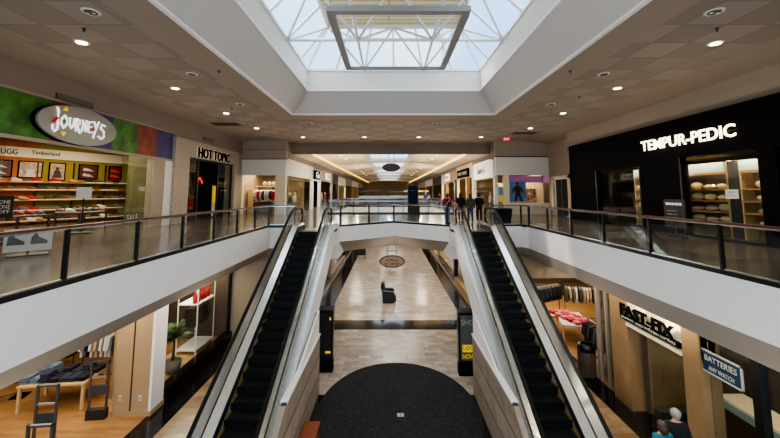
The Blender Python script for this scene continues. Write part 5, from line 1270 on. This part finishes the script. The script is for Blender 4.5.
def person(x, y, z, rz, label, H=1.68, top='black_cloth', legs='jeans', shoes='shoe_black', hair='hair_black', hairlen='long', stride=.1, arms='down', jacket_long=False, sc=1.0):
    """local frame: faces -Y before rotation (towards the camera); rz turns it"""
    t = thing('person', (x, y, z), label, 'person', None)
    t.rotation_euler = (0, 0, rz)
    k = H/1.7
    def P(a, b2, c): return (a*k, b2*k, c*k)
    # body: pelvis root, spine, head, arms with hands, legs
    N = []; E = []
    def add(p, r, par=None):
        N.append((P(*p), r*k if not isinstance(r, tuple) else (r[0]*k, r[1]*k))); i = len(N)-1
        if par is not None: E.append((par, i))
        return i
    pel = add((0, 0, .92), (.15, .11)); sp1 = add((0, 0, 1.08), (.125, .095), pel); sp2 = add((0, .01, 1.27), (.155, .105), sp1); sh = add((0, .01, 1.39), (.10, .075), sp2)
    nk = add((0, 0, 1.46), .048, sh); hd_ = add((0, -.01, 1.56), (.072, .085), nk); hd2 = add((0, -.012, 1.65), (.055, .065), hd_)
    hands = []; feet = []
    for s_ in (-1, 1):
        shd = add((s_*.17, .01, 1.37), .058, sh)
        if arms == 'down': el = (s_*.24, .03, 1.10); wr = (s_*.25, -.05, .88); ha = (s_*.25, -.07, .82)
        elif arms == 'front': el = (s_*.25, .02, 1.12); wr = (s_*.14, -.2, 1.08); ha = (s_*.09, -.25, 1.08)
        else:
            el = (s_*.24, .03, 1.10); wr = (s_*.25, -.05, .88); ha = (s_*.25, -.07, .82)
            if s_ > 0: el = (.26, -.02, 1.12); wr = (.2, -.22, 1.15); ha = (.17, -.27, 1.17)
        e_ = add(el, .042, shd); w_ = add(wr, .028, e_); h_ = add(ha, (.036, .022), w_)
        d = (Vector(ha)-Vector(wr)).normalized()
        side_ = d.cross(Vector((s_, 0, 0))).normalized() if abs(d.x) < .9 else Vector((0, 0, 1))
        for fi in range(4):
            o_ = (fi-1.5)*.02; ln = (.068, .078, .072, .056)[fi]
            f1 = Vector(ha)+d*.045+side_*o_; f2 = f1+d*ln*.6+Vector((-s_*.012, 0, 0)); 
            a1 = add(tuple(f1), .0095, h_); add(tuple(f2), .0085, a1)
        th = Vector(wr)+d*.03+side_*-.04; a1 = add(tuple(th), .011, h_); add(tuple(th+d*.035+side_*-.012), .009, a1)
        hp = add((s_*.09, 0, .86), .088, pel); st = s_*stride
        kn = add((s_*.095, -st*.5-.02, .49), .058, hp); an = add((s_*.09, st*.2-st*.6, .09), .038, kn); ft = add((s_*.095, st*.2-st*.6-.12, .03), (.036, .025), an)
        hands.append((shd, e_, w_)); feet.append((hp, kn, an, ft))
    skinned('body', N, E, 'skin', t)
    pts = lambda i: Vector(N[i][0])
    # clothing as separate tapering shells
    zlow = .62 if jacket_long else .84
    tp = [(P(0, 0, zlow+.05), (.19*k, .14*k)), (P(0, 0, 1.05), (.165*k, .125*k)), (P(0, .01, 1.27), (.185*k, .13*k)), (P(0, .01, 1.385), (.12*k, .09*k)), (P(0, 0, 1.425), (.07*k, .065*k))]
    te = [(0, 1), (1, 2), (2, 3), (3, 4)]
    for (a, b2, c) in hands:
        i0 = len(tp); tp += [(pts(a), .075*k), (pts(b2), .058*k), (pts(b2).lerp(pts(c), .92), .042*k)]; te += [(3, i0), (i0, i0+1), (i0+1, i0+2)]
    skinned('jacket', [(p_, r_*1.14 if not isinstance(r_, tuple) else (r_[0]*1.14, r_[1]*1.14)) for p_, r_ in tp], te, top, t)
    lp = [(P(0, 0, .93), (.165*k, .12*k))]; le = []
    for (a, b2, c, d) in feet:
        i0 = len(lp); lp += [(pts(a), .098*k), (pts(b2), .07*k), (pts(c)+Vector((0, 0, .02)), .05*k)]; le += [(0, i0), (i0, i0+1), (i0+1, i0+2)]
    skinned('trousers', lp, le, legs, t)
    for (a, b2, c, d) in feet:
        A_, D_ = pts(c), pts(d)
        b = MB(); b.prism([(-.045, .06), (-.05, -.1), (-.03, -.2), (.03, -.2), (.05, -.1), (.045, .06)], 'z', 0, .03); b.ell((0, -.03, .055), (.05, .1, .05)); b.ell((0, -.13, .04), (.045, .07, .035))
        b.xf(Matrix.Translation((A_.x, A_.y, max(0, 0)))@Matrix.Scale(k, 4))
        o = b.build('shoe', shoes, None, True); o.parent = t
    # face
    f = MB(); f.ell(P(0, -.1, 1.555), (.014*k, .02*k, .022*k)); o = f.build('nose', 'skin', None, True); o.parent = t
    for s_ in (-1, 1):
        f = MB(); f.ell(P(s_*.03, -.088, 1.585), (.012*k, .006*k, .007*k)); o = f.build('eye', 'hair_black', None); o.parent = t
        f = MB(); f.ell(P(s_*.078, .0, 1.57), (.012*k, .022*k, .032*k)); o = f.build('ear', 'skin', None, True); o.parent = t
    f = MB(); f.ell(P(0, -.088, 1.515), (.025*k, .006*k, .006*k)); o = f.build('mouth', 'red_cloth', None); o.parent = t
    h = MB(); h.ell(P(0, .02, 1.62), (.102*k, .11*k, .102*k), nu=14, nv=10)
    if hairlen == 'long': h.tube([P(0, .05, 1.62), P(0, .075, 1.5), P(0, .1, 1.36), P(0, .1, 1.22)], [.085*k, .095*k, .1*k, .05*k], 10)
    elif hairlen == 'bun': h.ell(P(0, .08, 1.68), (.05*k, .05*k, .045*k)); h.ell(P(0, .06, 1.55), (.07*k, .06*k, .08*k))
    elif hairlen == 'bob': h.tube([P(0, .03, 1.63), P(0, .05, 1.55), P(0, .055, 1.46)], [.09*k, .1*k, .085*k], 10)
    else: h.ell(P(0, .05, 1.56), (.072*k, .06*k, .07*k))
    o = h.build('hair', hair, None, True); o.parent = t
    return t
def bag(parent, p, m, sz=(.13, .08, .16)):
    b = MB(); b.ell(p, sz, nu=12, nv=8); o = b.build('handbag', m, None, True); o.parent = parent
    b = MB(); b.tube([(p[0]-.08, p[1], p[2]+.1), (p[0]-.02, p[1]-.02, p[2]+.36), (p[0]+.06, p[1], p[2]+.1)], .012, 6); o = b.build('bag_strap', 'wood_dark', None); o.parent = parent
p1 = person(3.3, 20.0, .002, PI+.1, 'person in red and black jacket and pale jeans by the bridge railing', H=1.66, top='red_cloth', legs='jeans_grey', shoes='shoe_black', hairlen='bun', stride=.05)
skn = MB(); skn.tube([(0, .005, .98), (0, .01, 1.12), (0, .01, 1.36)], [.17, .175, .17], 12, rb=.78); o = skn.build('vest', 'black_cloth', None, True); o.parent = p1
b = MB(); b.tube([(-.15, .12, 1.36), (.0, .155, 1.18), (.16, .13, .98)], .014, 6); o = b.build('bag_strap', 'white_cloth', None); o.parent = p1
p2 = person(4.2, 20.7, .002, PI-.2, 'person in a black coat with long dark hair and a pink handbag', H=1.7, top='black_cloth', legs='black_cloth', hairlen='long', stride=.1)
bag(p2, (.3, 0, 1.05), 'bag_pink', (.16, .09, .14))
p3 = person(4.42, 19.2, .002, PI+.05, 'person with long brown hair, olive grey jacket and blue jeans', H=1.66, top='green_cloth', legs='jeans', hair='hair_brown', hairlen='long', stride=.14, shoes='shoe_brown')
p4 = person(5.2, 20.4, .002, PI-.15, 'person all in black with white shoes, on the planter side of the group', H=1.68, top='black_cloth', legs='black_cloth', shoes='shoe_white', hairlen='bun', stride=.25, arms='front')
p5 = person(6.6, 8.62, FL+.002, PI-.2, 'grey-haired person in a black top walking past the repair shop', H=1.74, top='black_cloth', legs='grey_cloth', hair='hair_grey', hairlen='short', stride=.2)
p6 = person(6.12, 8.42, FL+.002, PI+.1, 'brown-haired person in a teal top beside the grey-haired walker', H=1.6, top='teal_cloth', legs='jeans', hair='hair_brown', hairlen='bob', stride=.15)
person(4.6, 44.2, .002, .3, 'distant person in a blue top past the second opening', H=1.75, top='blue_cloth', legs='grey_cloth', hair='hair_grey', hairlen='short')
person(6.0, 42, .002, 1.2, 'distant person in dark clothes beyond the black directory', H=1.7, top='black_cloth', legs='jeans', hairlen='short')

# ------------------------------------------------------------------ lamps inside shops, fill points added in the open halls
area('shoe_shop_lamp', (-15.6, 16.5, 4.5), 3.5, 8, 520, (1, .84, .6), (0, 0, 0))
area('shoe_shop_glow', (-12.7, 17, 3.45), .3, 2.5, 25, (1, .9, .4))
area('clothing_bay_lamp', (-11, 31, 3.35), 4, 3, 280, (1, .84, .62))
area('accessory_lamp', (11.2, 30.6, 3.25), 3.4, 2.4, 230, (1, .82, .75))
area('fashion_shop_lamp', (-11.2, 10.5, ZL-.05), 6, 5, 230, (1, .85, .66))
area('fashion_window_lamp', (-8.3, 14.6, ZL-.05), 1, 4, 150, (1, .88, .68))
spot('pillar_lamp', (-8.1, 10.8, ZL-.05), 32, (1, .82, .58), 80, .6, (math.radians(18), 0, 0)); spot('pillar_lamp', (-7.55, 10.85, ZL-.05), 22, (1, .82, .58), 80, .6, (math.radians(18), 0, 0))
area('colour_shop_lamp', (8.5, 19.5, ZL-.05), 5, 6, 330, (1, .85, .64))
area('repair_lamp', (9.8, 8.5, -1.8), 2.5, 4, 60, (1, .82, .58))
area('aisle_lamp_left', (-6.9, 9, ZL-.03), .25, 10, 40, (1, .88, .72)); area('aisle_lamp_right', (7.2, 11, ZL-.03), .25, 10, 60, (1, .86, .68))
for x, y in ((-9, 5), (-9, 11), (-9, 17), (-9, 23), (9.6, 5), (9.6, 11), (9.6, 17), (9.6, 23), (.3, 22), (-4, 25.5), (4.6, 25.5)):
    point('hall_fill', (x, y, 2.6), 82, (1, .88, .74), 0)  # bare fill added to brighten ceiling and walls, no fixture here
for x, y in ((-6.3, 33), (6.6, 33), (-6.3, 43), (6.6, 43), (-6.3, 57), (6.6, 57)): point('hall_fill', (x, y, 2.4), 90, (1, .9, .78), 0)  # more added fill, for the corridor shop fronts
for x, y in ((-4.5, 36), (4.5, 36), (-4.5, 50), (4.5, 50), (0, 65), (0, 85), (0, 105)): point('hall_fill', (x, y, 3.0), 330, (1, .85, .65), 0)  # added fill to brighten the corridor ceiling
for x, y in ((-6, 6), (6.2, 6), (-6, 12), (6.2, 12), (.3, 13), (.3, 8)): point('lower_hall_fill', (x, y, -2.3), 20, (1, .9, .8), 0)  # added fill points in mid-air on the lower level, no fixture
for y in (20, 26, 34, 42): point('lower_hall_fill', (.2, y, -2.2), 40, (1, .94, .88), 0)  # added fill along the lower corridor
area('bay_wash', (.3, 24.5, 5.9), 12, 1.0, 60, (1, .9, .75))
